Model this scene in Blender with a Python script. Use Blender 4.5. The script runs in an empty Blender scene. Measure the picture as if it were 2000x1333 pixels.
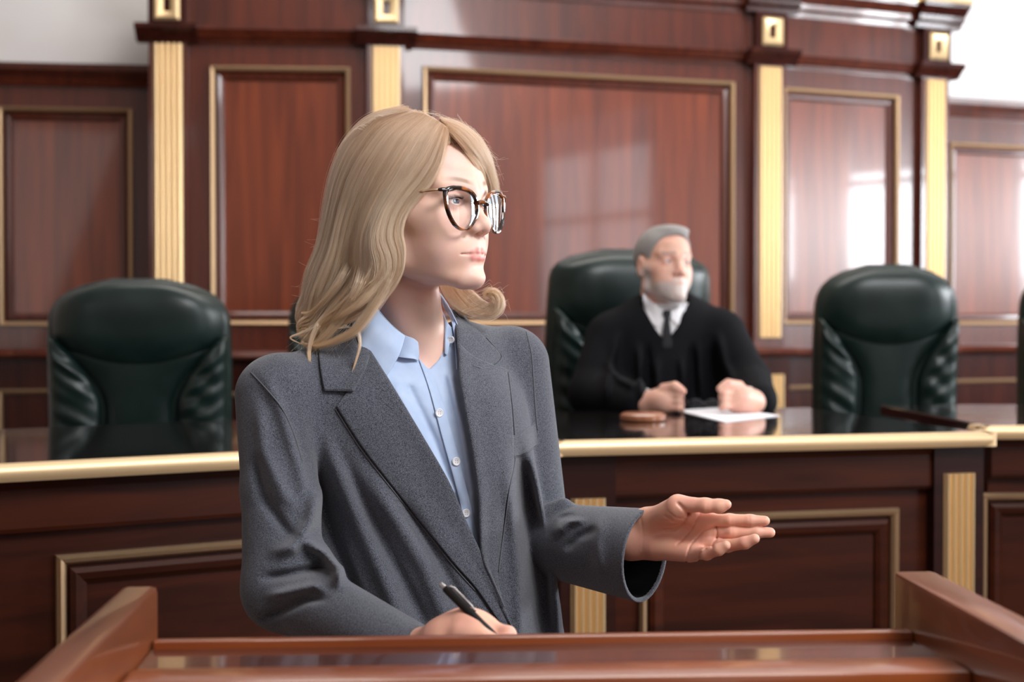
import bpy, bmesh, math, random
import numpy as np
from mathutils import Vector, Matrix
random.seed(7); rng=np.random.default_rng(7)
C=bpy.context.scene.collection
F=2778.0
TILT=math.atan(46.5/F)
CAM=np.array([0,0,1.43]); FW=np.array([0,math.cos(TILT),-math.sin(TILT)]); UP=np.array([0,math.sin(TILT),math.cos(TILT)]); RT=np.array([1.,0,0])
def W(px,py,d):
    """world point at distance d in front of the photographer's standing place"""
    px=np.asarray(px,float);py=np.asarray(py,float);d=np.asarray(d,float)
    r=CAM+d[...,None]*(FW+RT*((px-1000)/F)[...,None]-UP*((py-666.5)/F)[...,None])
    return r
def toPX(p):
    q=np.asarray(p,float)-CAM
    d=q@FW
    return 1000+F*(q@RT)/d, 666.5-F*(q@UP)/d, d
# ---------- objects
def link(name,me,parent=None,mat=None,smooth=True,loc=None):
    o=bpy.data.objects.new(name,me); C.objects.link(o)
    if mat is not None:
        for m in (mat if isinstance(mat,(list,tuple)) else [mat]): me.materials.append(m)
    if smooth and hasattr(me,'polygons') and len(me.polygons):
        me.polygons.foreach_set('use_smooth',[True]*len(me.polygons))
    if parent is not None: o.parent=parent
    return o
def mesh_np(name,v,f):
    me=bpy.data.meshes.new(name); me.from_pydata([tuple(map(float,x)) for x in v],[],[tuple(map(int,x)) for x in f]); me.update(); return me
def mesh_quads(name,v,q):
    me=bpy.data.meshes.new(name); n=len(q)
    me.vertices.add(len(v)); me.vertices.foreach_set('co',np.asarray(v,np.float32).ravel())
    me.loops.add(4*n); me.loops.foreach_set('vertex_index',np.asarray(q,np.int32).ravel())
    me.polygons.add(n); me.polygons.foreach_set('loop_start',np.arange(0,4*n,4,dtype=np.int32))
    try: me.polygons.foreach_set('loop_total',np.full(n,4,np.int32))
    except Exception: pass
    me.update(calc_edges=True); me.validate(); return me
def empty(name,loc=(0,0,0),rz=0,label=None,cat=None,group=None):
    o=bpy.data.objects.new(name,None); C.objects.link(o); o.location=loc; o.rotation_euler=(0,0,rz); o.empty_display_size=.1
    tag(o,label,cat,group); return o
def tag(o,label=None,cat=None,group=None,kind=None):
    if label:o['label']=label
    if cat:o['category']=cat
    if group:o['group']=group
    if kind:o['kind']=kind
    return o
class MB:
    """collects shapes into one mesh; optional frame (origin, x axis angle)"""
    def __init__(s): s.bm=bmesh.new()
    def box(s,a,b,bev=0,M=None):
        a=np.minimum(a,b),np.maximum(a,b); lo,hi=a
        r=bmesh.ops.create_cube(s.bm,size=1)
        vs=r['verts']
        for v in vs:
            v.co=Vector([lo[i]+(v.co[i]+.5)*(hi[i]-lo[i]) for i in range(3)])
        if bev>0:
            es=list({e for v in vs for e in v.link_edges})
            r2=bmesh.ops.bevel(s.bm,geom=es,offset=bev,segments=2,profile=.6,affect='EDGES')
            vs=list({v for f in r2['faces'] for v in f.verts}|{v for v in vs if v.is_valid})
        if M is not None:
            bmesh.ops.transform(s.bm,matrix=M,verts=[v for v in vs if v.is_valid])
        return s
    def prism(s,prof,p0,p1,upv=(0,0,1)):
        """sweep 2D profile (n,z) along p0->p1; n = horizontal normal to the right-hand"""
        p0=Vector(p0);p1=Vector(p1);d=(p1-p0).normalized();u=Vector(upv);n=d.cross(u).normalized()
        A=[s.bm.verts.new(p0+n*a+u*b) for a,b in prof];B=[s.bm.verts.new(p1+n*a+u*b) for a,b in prof]
        k=len(prof)
        for i in range(k): s.bm.faces.new((A[i],A[(i+1)%k],B[(i+1)%k],B[i]))
        s.bm.faces.new(A[::-1]); s.bm.faces.new(B)
        return s
    def tube(s,pts,r,n=12,caps=True,flat=1.0):
        pts=[Vector(p) for p in pts]; rs=r if hasattr(r,'__len__') else [r]*len(pts)
        rings=[];prev=None
        for i,p in enumerate(pts):
            t=(pts[min(i+1,len(pts)-1)]-pts[max(i-1,0)]).normalized()
            if prev is None:
                a=Vector((0,0,1)) if abs(t.z)<.9 else Vector((1,0,0)); x=t.cross(a).normalized()
            else: x=(prev-t*prev.dot(t)).normalized()
            prev=x;y=t.cross(x)
            rings.append([s.bm.verts.new(p+x*math.cos(q)*rs[i]+y*math.sin(q)*rs[i]*flat) for q in [2*math.pi*j/n for j in range(n)]])
        for a,b in zip(rings,rings[1:]):
            for j in range(n): s.bm.faces.new((a[j],a[(j+1)%n],b[(j+1)%n],b[j]))
        if caps: s.bm.faces.new(rings[0][::-1]); s.bm.faces.new(rings[-1])
        return s
    def lathe(s,prof,c=(0,0,0),n=24):
        rings=[[s.bm.verts.new((c[0]+r*math.cos(2*math.pi*j/n),c[1]+r*math.sin(2*math.pi*j/n),c[2]+z)) for j in range(n)] for r,z in prof]
        for a,b in zip(rings,rings[1:]):
            for j in range(n): s.bm.faces.new((a[j],a[(j+1)%n],b[(j+1)%n],b[j]))
        s.bm.faces.new(rings[0][::-1]); s.bm.faces.new(rings[-1]); return s
    def grid(s,fn,nu,nv,closeu=False):
        g=[[s.bm.verts.new(fn(i/(nu-1 if not closeu else nu),j/(nv-1))) for j in range(nv)] for i in range(nu)]
        for i in range(nu if closeu else nu-1):
            for j in range(nv-1):
                s.bm.faces.new((g[i][j],g[(i+1)%nu][j],g[(i+1)%nu][j+1],g[i][j+1]))
        return s
    def build(s,name,mat,parent=None,smooth=False,M=None,sharp=None):
        bmesh.ops.recalc_face_normals(s.bm,faces=s.bm.faces)
        if M is not None: s.bm.transform(M)
        me=bpy.data.meshes.new(name); s.bm.to_mesh(me); s.bm.free()
        o=link(name,me,parent,mat,smooth)
        if smooth and sharp:
            me.set_sharp_from_angle(angle=math.radians(sharp))
        return o
def frameM(o,ang,z=0): return Matrix.Translation((o[0],o[1],z))@Matrix.Rotation(ang,4,'Z')
# ---------- SDF
f32=np.float32
def V3(p): return np.asarray(p,f32)
def sph(P,c,r): return np.linalg.norm(P-V3(c),axis=1)-f32(r)
def ell(P,c,r,R=None):
    q=P-V3(c)
    if R is not None: q=q@np.asarray(R,f32)   # columns of R = local axes
    r=V3(r); k0=np.linalg.norm(q/r,axis=1); k1=np.linalg.norm(q/(r*r),axis=1)+1e-9
    return k0*(k0-1)/k1
def cap(P,a,b,ra,rb=None):
    rb=ra if rb is None else rb; a=V3(a);b=V3(b);d=b-a; q=P-a
    t=np.clip(q@d/max(float(d@d),1e-12),0,1)
    return np.linalg.norm(q-t[:,None]*d,axis=1)-(f32(ra)+t*f32(rb-ra))
def chain(P,pts,rs,k=.004):
    r=None
    for i in range(len(pts)-1):
        c=cap(P,pts[i],pts[i+1],rs[i],rs[i+1]); r=c if r is None else smin(r,c,k)
    return r
def rbox(P,c,h,r,R=None):
    q=P-V3(c)
    if R is not None:q=q@np.asarray(R,f32)
    q=np.abs(q)-V3(h)+f32(r)
    return np.linalg.norm(np.maximum(q,0),axis=1)+np.minimum(q.max(1),0)-f32(r)
def smin(a,b,k):
    h=np.maximum(k-np.abs(a-b),0)/k; return np.minimum(a,b)-h*h*k*f32(.25)
def smax(a,b,k): return -smin(-a,-b,k)
def polydist2(x,y,pl):
    """distance to 2D polyline and param"""
    best=np.full(x.shape,1e9,f32)
    for (x0,y0),(x1,y1) in zip(pl,pl[1:]):
        dx,dy=x1-x0,y1-y0; t=np.clip(((x-x0)*dx+(y-y0)*dy)/(dx*dx+dy*dy+1e-9),0,1)
        best=np.minimum(best,np.hypot(x-x0-t*dx,y-y0-t*dy))
    return best
def inpoly(x,y,pl):
    r=np.zeros(x.shape,bool); n=len(pl)
    for i in range(n):
        x0,y0=pl[i];x1,y1=pl[(i+1)%n]
        if y0==y1: continue
        c=((y0>y)!=(y1>y))&(x<(x1-x0)*(y-y0)/(y1-y0)+x0); r^=c
    return r
def surfnet(fn,lo,hi,h,B=12):
    lo=np.asarray(lo,float);hi=np.asarray(hi,float)
    n=(np.ceil((hi-lo)/h/B).astype(int))*B+1
    V=np.full(n,1.0,f32)
    nb=(n-1)//B
    bc=np.stack(np.meshgrid(*[np.arange(k) for k in nb],indexing='ij'),-1).reshape(-1,3)
    cen=(lo+(bc*B+B/2)*h).astype(f32)
    fc=fn(cen); hd=B*h*.87*1.35+.004
    V_=V
    off=np.stack(np.meshgrid(*[np.arange(B+1)]*3,indexing='ij'),-1).reshape(-1,3)
    act=np.abs(fc)<hd
    for b in bc[(~act)&(fc<0)]:
        V[b[0]*B:b[0]*B+B+1,b[1]*B:b[1]*B+B+1,b[2]*B:b[2]*B+B+1]=-1
    ab=bc[act]; G=60
    for i in range(0,len(ab),G):
        idx=(ab[i:i+G,None,:]*B+off[None]).reshape(-1,3)
        V[idx[:,0],idx[:,1],idx[:,2]]=fn((lo+idx*h).astype(f32))
    S=V<0
    cs=[(0,0,0),(1,0,0),(0,1,0),(1,1,0),(0,0,1),(1,0,1),(0,1,1),(1,1,1)]
    nx,ny,nz=n-1
    cnt=sum(S[a:a+nx,b:b+ny,c:c+nz].astype(np.int8) for a,b,c in cs)
    cell=np.argwhere((cnt>0)&(cnt<8))
    ids=np.full((nx,ny,nz),-1,np.int32); ids[cell[:,0],cell[:,1],cell[:,2]]=np.arange(len(cell))
    acc=np.zeros((len(cell),3));w=np.zeros(len(cell))
    for a in range(8):
        for b in range(a+1,8):
            A=np.array(cs[a]);Bc=np.array(cs[b])
            if np.abs(A-Bc).sum()!=1: continue
            va=V[tuple((cell+A).T)];vb=V[tuple((cell+Bc).T)]
            m=(va<0)!=(vb<0); t=np.where(m,va/np.where(m,va-vb,1),0)
            acc+=m[:,None]*(A+(Bc-A)*t[:,None]); w+=m
    vert=lo+(cell+acc/w[:,None])*h
    quads=[]
    for ax in range(3):
        u,v=(ax+1)%3,(ax+2)%3
        sl0=[slice(None)]*3;sl1=[slice(None)]*3; sl0[ax]=slice(0,-1);sl1[ax]=slice(1,None)
        e=S[tuple(sl0)]!=S[tuple(sl1)]
        ee=np.argwhere(e); 
        ok=(ee[:,u]>0)&(ee[:,v]>0)&(ee[:,u]<n[u]-1)&(ee[:,v]<n[v]-1); ee=ee[ok]
        du=np.zeros(3,int);du[u]=1;dv=np.zeros(3,int);dv[v]=1
        q=np.stack([ids[tuple((ee-du-dv).T)],ids[tuple((ee-dv).T)],ids[tuple(ee.T)],ids[tuple((ee-du).T)]],1)
        s=S[tuple(ee.T)]
        q[~s]=q[~s][:,::-1]; quads.append(q)
    q=np.concatenate(quads); q=q[(q>=0).all(1)]
    return vert,q
def sdf_mesh(name,fn,lo,hi,h,M=None,cut=None):
    v,q=surfnet(fn,lo,hi,h)
    if cut is not None:
        k=cut(v); qk=k[q].all(1); q=q[qk]; used=np.unique(q); mp=np.full(len(v),-1);mp[used]=np.arange(len(used)); v=v[used];q=mp[q]
    if M is not None: v=v@M[0].T+M[1]
    return v,q
def color_attr(me,cols,name='col'):
    a=me.color_attributes.new(name,'FLOAT_COLOR','POINT'); c=np.ones((len(cols),4),f32); c[:,:3]=cols; a.data.foreach_set('color',c.ravel())
def float_attr(me,vals,name):
    a=me.attributes.new(name,'FLOAT','POINT'); a.data.foreach_set('value',np.asarray(vals,f32))
def trace(fn,px,py,d0=1.4,steps=60,dmax=2.6,over=.85):
    """distance at which the view ray meets a shape; nan on a miss"""
    px=np.asarray(px,float);py=np.asarray(py,float); d=np.full(px.shape,d0)
    dirl=np.sqrt(1+((px-1000)/F)**2+((py-666.5)/F)**2)
    for _ in range(steps):
        f=fn(W(px,py,d).astype(f32)); d=d+over*f/dirl
    f=fn(W(px,py,d).astype(f32)); return np.where((np.abs(f)<.002)&(d<dmax),d,np.nan)
def cr(pts,n):
    """Catmull-Rom resample of control points to n samples"""
    P=np.asarray(pts,float); m=len(P); t=np.linspace(0,m-1-1e-9,n); i=t.astype(int); u=(t-i)[:,None]
    g=lambda k:P[np.clip(k,0,m-1)]
    p0,p1,p2,p3=g(i-1),g(i),g(i+1),g(i+2)
    return .5*((2*p1)+(-p0+p2)*u+(2*p0-5*p1+4*p2-p3)*u*u+(-p0+3*p1-3*p2+p3)*u**3)
# ---------- materials
def nodes(name):
    m=bpy.data.materials.new(name); m.use_nodes=True; nt=m.node_tree; return m,nt,nt.nodes['Principled BSDF']
def setp(b,**k):
    for a,v in k.items():
        a=a.replace('_',' ')
        if a in b.inputs: b.inputs[a].default_value=(v+(1,)) if isinstance(v,tuple) and len(v)==3 else v
def lin(r,g,b):
    f=lambda c:(c/255/12.92) if c/255<=.04045 else ((c/255+.055)/1.055)**2.4
    return (f(r),f(g),f(b))
def plain(name,col,rough=.5,metal=0,**k):
    m,nt,b=nodes(name); setp(b,Base_Color=col,Roughness=rough,Metallic=metal,**k); return m
def noise_mix(nt,b,c1,c2,scale,vec=(1,1,1),detail=6,lohi=(.35,.65),dist=0,coord='Object'):
    tc=nt.nodes.new('ShaderNodeTexCoord');mp=nt.nodes.new('ShaderNodeMapping');mp.inputs['Scale'].default_value=vec
    nz=nt.nodes.new('ShaderNodeTexNoise');nz.inputs['Scale'].default_value=scale;nz.inputs['Detail'].default_value=detail;nz.inputs['Distortion'].default_value=dist
    rp=nt.nodes.new('ShaderNodeValToRGB');rp.color_ramp.elements[0].position=lohi[0];rp.color_ramp.elements[1].position=lohi[1]
    rp.color_ramp.elements[0].color=c1+(1,);rp.color_ramp.elements[1].color=c2+(1,)
    nt.links.new(tc.outputs[coord],mp.inputs[0]);nt.links.new(mp.outputs[0],nz.inputs['Vector']);nt.links.new(nz.outputs['Fac'],rp.inputs[0])
    nt.links.new(rp.outputs[0],b.inputs['Base Color']); return nz,rp,mp
def bump(nt,b,src,strength,dist=.001):
    bp=nt.nodes.new('ShaderNodeBump');bp.inputs['Strength'].default_value=strength;bp.inputs['Distance'].default_value=dist
    nt.links.new(src,bp.inputs['Height']);nt.links.new(bp.outputs[0],b.inputs['Normal']);return bp
def wood(name,c1,c2,vec=(6,6,.6),rough=.12,coat=.6,scale=3):
    m,nt,b=nodes(name); nz,rp,mp=noise_mix(nt,b,c1,c2,scale,vec,8,(.3,.7),.6)
    setp(b,Roughness=rough,Coat_Weight=coat,Coat_Roughness=.06,Specular_IOR_Level=.5); return m
WIN=[60,190,190,110]; LAMP=[170,45,18,14]; EXPO=0.36
HIQ=True
HN=[9000]
M={}
M['mahogany']=wood('mahogany',(.050,.0085,.004),(.105,.019,.007),vec=(9,9,.7),rough=.3,coat=.5)
M['mahogany_panel']=wood('mahogany panel',(.095,.017,.006),(.20,.038,.011),vec=(8,8,.5),rough=.3,coat=.55)
M['mahogany_dark']=wood('dark mahogany',(.022,.0045,.003),(.05,.010,.006),vec=(9,9,.7),rough=.25,coat=.5)
M['bench_wood']=wood('bench wood',(.024,.0048,.002),(.060,.012,.0038),vec=(.8,8,8),rough=.4,coat=.15)
M['bench_dark']=wood('bench dark wood',(.014,.0028,.002),(.028,.006,.0035),vec=(.8,8,8),rough=.4,coat=.08)
M['black_top']=plain('polished black bench top',(.010,.008,.008),.09,0,Coat_Weight=.3,Coat_Roughness=.05)
M['lectern_wood']=wood('lectern wood',(.10,.023,.005),(.21,.05,.010),vec=(9,.7,9),rough=.32,coat=.35)
M['lectern_dark']=wood('lectern top wood',(.05,.012,.007),(.09,.022,.012),vec=(.7,9,9),rough=.22,coat=.9)
m,nt,b=nodes('gilded moulding');setp(b,Base_Color=(.82,.60,.33),Metallic=.7,Roughness=.36);M['gold']=m
m,nt,b=nodes('gilded bench edge');setp(b,Base_Color=(.80,.57,.32),Metallic=.4,Roughness=.4);M['gold_edge']=m
m,nt,b=nodes('green leather');nz,rp,mp=noise_mix(nt,b,(.004,.013,.011),(.008,.020,.017),12);setp(b,Roughness=.36,Specular_IOR_Level=.42,Coat_Weight=.1,Coat_Roughness=.3)
n2=nt.nodes.new('ShaderNodeTexNoise');n2.inputs['Scale'].default_value=260;bump(nt,b,n2.outputs['Fac'],.15,.0006);M['leather']=m
M['chair_dark']=plain('dark chair frame',(.012,.01,.01),.35)
m,nt,b=nodes('white plaster');noise_mix(nt,b,(.74,.71,.70),(.80,.78,.77),2.5);setp(b,Roughness=.9);M['plaster']=m
m,nt,b=nodes('ceiling paint');setp(b,Base_Color=(.8,.78,.76),Roughness=.95);M['ceiling']=m
m,nt,b=nodes('parquet');nz,rp,mp=noise_mix(nt,b,(.05,.022,.012),(.09,.04,.02),2,(1,10,1));setp(b,Roughness=.35);M['floor']=m
m,nt,b=nodes('beige wall paint');noise_mix(nt,b,(.42,.34,.30),(.48,.39,.34),2.5);setp(b,Roughness=.9);M['beige']=m

for k_ in ('bench_wood','bench_dark','mahogany_dark'):
    M[k_].node_tree.nodes['Principled BSDF'].inputs['Specular IOR Level'].default_value=.22
    M[k_].node_tree.nodes['Principled BSDF'].inputs['Coat Weight'].default_value*=.5

M['gold_frame']=plain('antique gilt moulding',(.56,.38,.22),.4,.75)
# ---------------- room shell
def struct(name,mb,mat,**k):
    o=mb.build(name,mat,**k); tag(o,kind='structure'); return o
struct('floor',MB().box((-4.2,-3.2,-.1),(4.6,8.4,0)),M['floor'])
struct('ceiling',MB().box((-4.2,-3.2,3.9),(4.6,8.4,4.0)),M['ceiling'])
struct('wall_left',MB().box((-4.2,-3.2,0),(-4.1,8.4,3.9)),M['beige'])
struct('wall_front',MB().box((-4.1,-3.2,0),(4.5,-3.1,3.9)),M['beige'])   # behind the photographer
# right wall with three tall windows
wins=[(-.9,.9),(3.25,3.95),(4.3,5.0),(5.6,6.6)]
b=MB(); ys=[-3.1]
for a,c in wins: ys+= [a,c]
ys+=[8.4]
for i in range(0,len(ys),2): b.box((4.4,ys[i],0),(4.5,ys[i+1],3.9))
for a,c in wins: b.box((4.4,a,0),(4.5,c,.8)); b.box((4.4,a,3.3),(4.5,c,3.9))
struct('wall_right',b,M['beige'])
M['window_paint']=plain('white window paint',(.8,.8,.8),.4)
m,nt,b_=nodes('window glass');setp(b_,Base_Color=(1,1,1),Roughness=0,Transmission_Weight=1,IOR=1.0);M['pane']=m
for i,(a,c) in enumerate(wins):
    f=MB()
    for y in (a,(a+c)/2-.025,c-.05): f.box((4.42,y,.8),(4.47,y+.05,3.3))
    for z in (.8,2.3,3.25): f.box((4.421,a,z),(4.469,c,z+.05))
    w=struct('window_%d'%(i+1),f,M['window_paint'])
    l=bpy.data.lights.new('daylight',"AREA"); l.shape='RECTANGLE'; l.size=c-a; l.size_y=2.5; l.energy=WIN[i]; l.color=(.93,.96,1)
    o=bpy.data.objects.new('daylight',l); C.objects.link(o); o.location=(4.56,(a+c)/2,2.05); o.rotation_euler=(0,math.radians(90),0)
# straight back wall (plaster) behind the panelling, running away to the right
def P2(px,d): return np.array([(px-1000)/F*d,d])
pil=[P2(333,5.50),P2(753,5.563),P2(1495,6.01),P2(1815,6.335)]
LZ=-.25
def seg(p,q):
    p=np.array(p);q=np.array(q);L=float(np.hypot(*(q-p)));a=math.atan2(q[1]-p[1],q[0]-p[0]); return frameM(p,a),L,a
# local frame of a bay: x along wall, -y towards the room
wl0,wl1=P2(-420,5.62),P2(318,5.80)
wr0,wr1=P2(1832,6.62),P2(2500,7.35)
b=MB()
Mx,L,a=seg(wl0-np.array([2.0,.3]),wl1); b.box((0,.06,0),(L,.16,3.9),M=Mx)
Mx,L,a=seg(wl1,wr0); b.box((-.02,.14,0),(L+.02,.24,3.9),M=Mx)
Mx,L,a=seg(wr0,wr1+np.array([1.2,1.3])); b.box((0,.06,0),(L,.16,3.9),M=Mx)
struct('wall_back',b,M['plaster'])
Zc=1.43
def gold_frame(x0,x1,z0,z1,y,w=.024,dep=.02):
    """mitred moulding frame"""
    g=MB(); bm=g.bm
    prof=[(0,0),(.0,.55),(.3,1),(.7,.8),(1,.35),(1,0)]
    cs=[(x0,z0),(x1,z0),(x1,z1),(x0,z1)]; inn=[(1,1),(-1,1),(-1,-1),(1,-1)]
    rings=[[bm.verts.new((c[0]+i[0]*t*w,y-h*dep,c[1]+i[1]*t*w)) for t,h in prof] for c,i in zip(cs,inn)]
    for k in range(4):
        A,Bq=rings[k],rings[(k+1)%4]
        for j in range(len(prof)): bm.faces.new((A[j],A[(j+1)%6],Bq[(j+1)%6],Bq[j]))
    return g
def frame_step(x0,x1,z0,z1,y,w=.03,dep=.012):
    return gold_frame(x0,x1,z0,z1,y,w,dep)
def bay(p,q,x0,x1,label,side,ztop=2.40,zbot=1.405,mat='mahogany_panel',fr='mahogany',trim0=.07,trim1=.07,zmax=2.5):
    Mx,L,a=seg(p,q)
    root=empty('wall_panel',(p[0],p[1],0),a,label,'wall panel','polished mahogany wall panels with gilt frames')
    b=MB()
    b.box((trim0,0,1.30),(x0,.05,zmax));b.box((x1,0,1.30),(L-trim1,.05,zmax));b.box((x0,0,ztop),(x1,.05,zmax));b.box((x0,0,1.30),(x1,.05,zbot))
    b.build('stile',M[fr],root)
    MB().box((x0,.018,zbot),(x1,.05,ztop)).build('panel_board',M[mat],root)
    gold_frame(x0-.006,x1+.006,zbot-.006,ztop+.006,0,.018,.018).build('gilt_frame',M['gold_frame'],root)
    frame_step(x0+.016,x1-.016,zbot+.016,ztop-.016,.018,.03,.014).build('inner_moulding',M[fr],root)
    # dado below with its ledge
    MB().box((trim0,-.02,0),(L-trim1,.05,1.27)).build('dado',M['mahogany_dark'],root)
    MB().prism([(-.02,0),(.075,0),(.085,.012),(.06,.03),(.03,.035),(-.02,.035)],(trim0,0,1.268),(L-trim1,0,1.268)).build('ledge',M[fr],root)
    gold_frame(x0-.01,x1+.01,.25,1.14,-.02,.018,.018).build('gilt_frame',M['gold_frame'],root)
    return root
# bays between the pilasters
def bayx(p,q,px0,px1):
    # local x of two picture columns on the segment
    def ix(px):
        r=(px-1000)/F; p_=np.array(p);d=np.array(q)-p_
        t=(r*p_[1]-p_[0])/(d[0]-r*d[1]); return t*np.hypot(*d)
    return ix(px0),ix(px1)
x0,x1=bayx(pil[0],pil[1],415,682); bay(pil[0],pil[1],x0,x1,'tall mahogany wall panel left of the woman’s head, between the two leftmost gold-fluted pilasters','m',2.395)
x0,x1=bayx(pil[1],pil[2],828,1430); bay(pil[1],pil[2],x0,x1,'widest mahogany wall panel, behind the woman’s face and the judge','m',2.41)
x0,x1=bayx(pil[2],pil[3],1528,1750); bay(pil[2],pil[3],x0,x1,'tall mahogany wall panel above the right-hand green chair','m',2.40)
# lower side wainscots
x0,x1=bayx(wl0,wl1,3,258); bay(wl0,wl1,x0,x1,'dark low wall panel at the far left under the white wall','l',2.27,1.40,'mahogany_panel','mahogany',.0,.0,2.38)
x0,x1=bayx(wr0,wr1,1853,2200); bay(wr0,wr1,x0,x1,'low wall panel at the far right edge under the white wall','r',2.24,1.40,'mahogany_panel','mahogany',.0,.0,2.36)
for i,(p,q,mt) in enumerate(((wl0,wl1,'mahogany'),(wr0,wr1,'mahogany'))):
    Mx,L,a=seg(p,q)
    g=MB().prism([(-.02,0),(.02,0),(.03,.02),(.02,.03),(.055,.06),(.06,.085),(-.02,.085)],(0,0,2.36),(L,0,2.36)).build('trim_%d'%(i+1),M[mt],M=Mx); tag(g,kind='structure')
# entablature over the three bays
def entab(p,q,n,ext0=0,ext1=0):
    Mx,L,a=seg(p,q)
    b=MB(); A=(-ext0,0,0)
    def pr(z,prof): b.prism(prof,(-ext0,0,z),(L+ext1,0,z))
    pr(2.485,[(-.12,0),(.015,0),(.02,.015),(.035,.02),(.05,.045),(.055,.05),(.055,.062),(-.12,.062)])
    pr(2.547,[(-.12,0),(.012,0),(.012,.155),(-.12,.155)])
    pr(2.702,[(-.12,0),(.02,0),(.025,.02),(.045,.03),(.05,.05),(.085,.085),(.09,.10),(-.12,.10)])
    o=b.build('trim_%d'%n,M['mahogany'],M=Mx); tag(o,kind='structure')
    g=MB().prism([(-.12,0),(.095,0),(.098,.012),(.09,.022),(-.12,.022)],(-ext0,0,2.802),(L+ext1,0,2.802)).build('gilt_strip',M['gold']); g.parent=o; g.matrix_local=Matrix(Mx)
entab(pil[0],pil[1],3,.05,0); entab(pil[1],pil[2],4,0,0); entab(pil[2],pil[3],5,0,.05)
# pilasters
def flutes(x0,x1,z0,z1,y,n=5,dep=.012):
    g=MB(); w=(x1-x0)/n; bm=g.bm
    for k in range(n):
        a=x0+k*w+w*.06;c=x0+(k+1)*w-w*.06; m=8
        A=[];B_=[]
        for j in range(m+1):
            t=j/m; xx=a+(c-a)*t; yy=y-dep*math.sin(math.pi*t)
            A.append(bm.verts.new((xx,yy,z0)));B_.append(bm.verts.new((xx,yy,z1)))
        for j in range(m): bm.faces.new((A[j],A[j+1],B_[j+1],B_[j]))
        bm.faces.new(A);bm.faces.new(B_[::-1])
    g.box((x0,y,z0),(x1,y+.004,z1))
    return g
plabs=['gold-fluted pilaster at the left end of the tall panelling, beside the white wall','gold-fluted pilaster directly above the woman’s hair','gold-fluted pilaster between the judge and the right-hand green chair','rightmost gold-fluted pilaster, beside the bright white wall']
for k,p in enumerate(pil):
    ang=[math.radians(4.4),math.radians(10),math.radians(19),math.radians(22.4)][k]
    r=empty('pilaster',(p[0],p[1],0),ang,plabs[k],'pilaster','gold-fluted wall pilasters')
    hw=.072
    MB().box((-hw,-.035,1.30),(hw,.055,2.485)).build('shaft',M['mahogany'],r)
    w=[.109,.108,.108,.104][k]/2
    flutes(-w,w,1.345,2.479,-.036).build('fluting',M['gold'],r,smooth=True,sharp=50)
    b=MB(); b.prism([(.0,0),(.05,0),(.055,.01),(.08,.035),(.095,.045),(.095,.062),(0,.062)],(-hw-.045,0,2.485),(hw+.045,0,2.485)); b.build('capital',M['mahogany_dark'],r)
    MB().box((-hw,-.05,2.547),(hw,.1,2.702)).build('frieze_block',M['mahogany_dark'],r)
    b=MB(); b.prism([(.0,0),(.055,0),(.06,.02),(.08,.03),(.085,.05),(.12,.085),(.125,.10),(0,.10)],(-hw-.05,0,2.702),(hw+.05,0,2.702)); b.build('cornice_block',M['mahogany_dark'],r)
    MB().prism([(0,0),(.13,0),(.13,.02),(0,.02)],(-hw-.055,0,2.803),(hw+.055,0,2.803)).build('gilt_strip',M['gold'],r)
    gold_frame(-.047,.047,2.565,2.682,-.05,.033,.018).build('gilt_medallion',M['gold'],r,smooth=True,sharp=40)
    MB().box((-hw-.01,-.06,0),(hw+.01,.055,1.27)).build('pedestal',M['mahogany_dark'],r)
    MB().prism([(-.02,0),(.09,0),(.10,.012),(.08,.03),(.05,.035),(-.02,.035)],(-hw-.03,0,1.27),(hw+.03,0,1.27)).build('pedestal_ledge',M['mahogany'],r)
    flutes(-w,w,.2,1.19,-.062).build('pedestal_fluting',M['gold'],r,smooth=True,sharp=50)
# ---------------- raised dais floor under the bench
# ---------------- judges' bench, three desks
BT=1.18
def bench(p,q,dep,label,panels,flts,wood_,L0=0):
    Mx,L,a=seg(p,q); r=empty('judicial_bench',(p[0],p[1],0),a,label,'bench','judges’ bench desks with gilt edges')
    MB().box((.0,.012,BT-.03),(L,dep,BT),bev=.004).build('bench_top',M['black_top'],r)
    n=8; prof=[(-.012,-.030)]+[( .012+.007*math.sin(math.pi*t/n), -.030+.031*t/n) for t in range(n+1)]+[(-.012,.001)]
    g=MB(); g.prism(prof,(-.012,.0,BT),(L+.012,.0,BT)); 
    for s_,xx in ((-1,-.012),(1,L+.012)):
        g.prism(prof,*(((xx,.05,BT),(xx,0,BT)) if s_<0 else ((xx,0,BT),(xx,.05,BT))))
        g.tube([(xx,0,BT-.030),(xx,0,BT+.001)],.017,16)
    g.build('gilt_edge',M['gold_edge'],r,smooth=True,sharp=40)
    b=MB(); b.box((.02,.05,0),(L-.02,.16,BT-.034)); 
    b.prism([(0,0),(-.02,0),(-.03,.012),(-.03,.03),(-.005,.06),(0,.06)],(.02,.05,BT-.085),(L-.02,.05,BT-.085)) if False else None
    b.build('desk_body',M[wood_],r)
    MB().prism([(0,0),(.018,.0),(.022,.008),(.022,.075),(.03,.09),(0,.09)],(.02,.05,BT-.034-.09),(L-.02,.05,BT-.034-.09)).build('fascia',M[wood_],r)
    for (x0,x1,z1) in panels:
        gold_frame(x0,x1,.22,z1,.05,.018,.02).build('gilt_frame',M['gold_frame'],r)
        gold_frame(x0+.024,x1-.024,.244,z1-.024,.05,.03,.014).build('inner_moulding',M[wood_],r)
    for (x0,x1,z1) in flts:
        MB().box((x0-.022,.018,0),(x1+.022,.06,BT-.034)).build('corner_block',M['bench_dark'],r)
        flutes(x0,x1,.1,z1,.0165,5,.010).build('fluting',M['gold'],r,smooth=True,sharp=50)
    return r
C0,C1=P2(1098,2.865),P2(1922,3.087)
x=lambda a,b_: bayx(C0,C1,a,b_)
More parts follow.
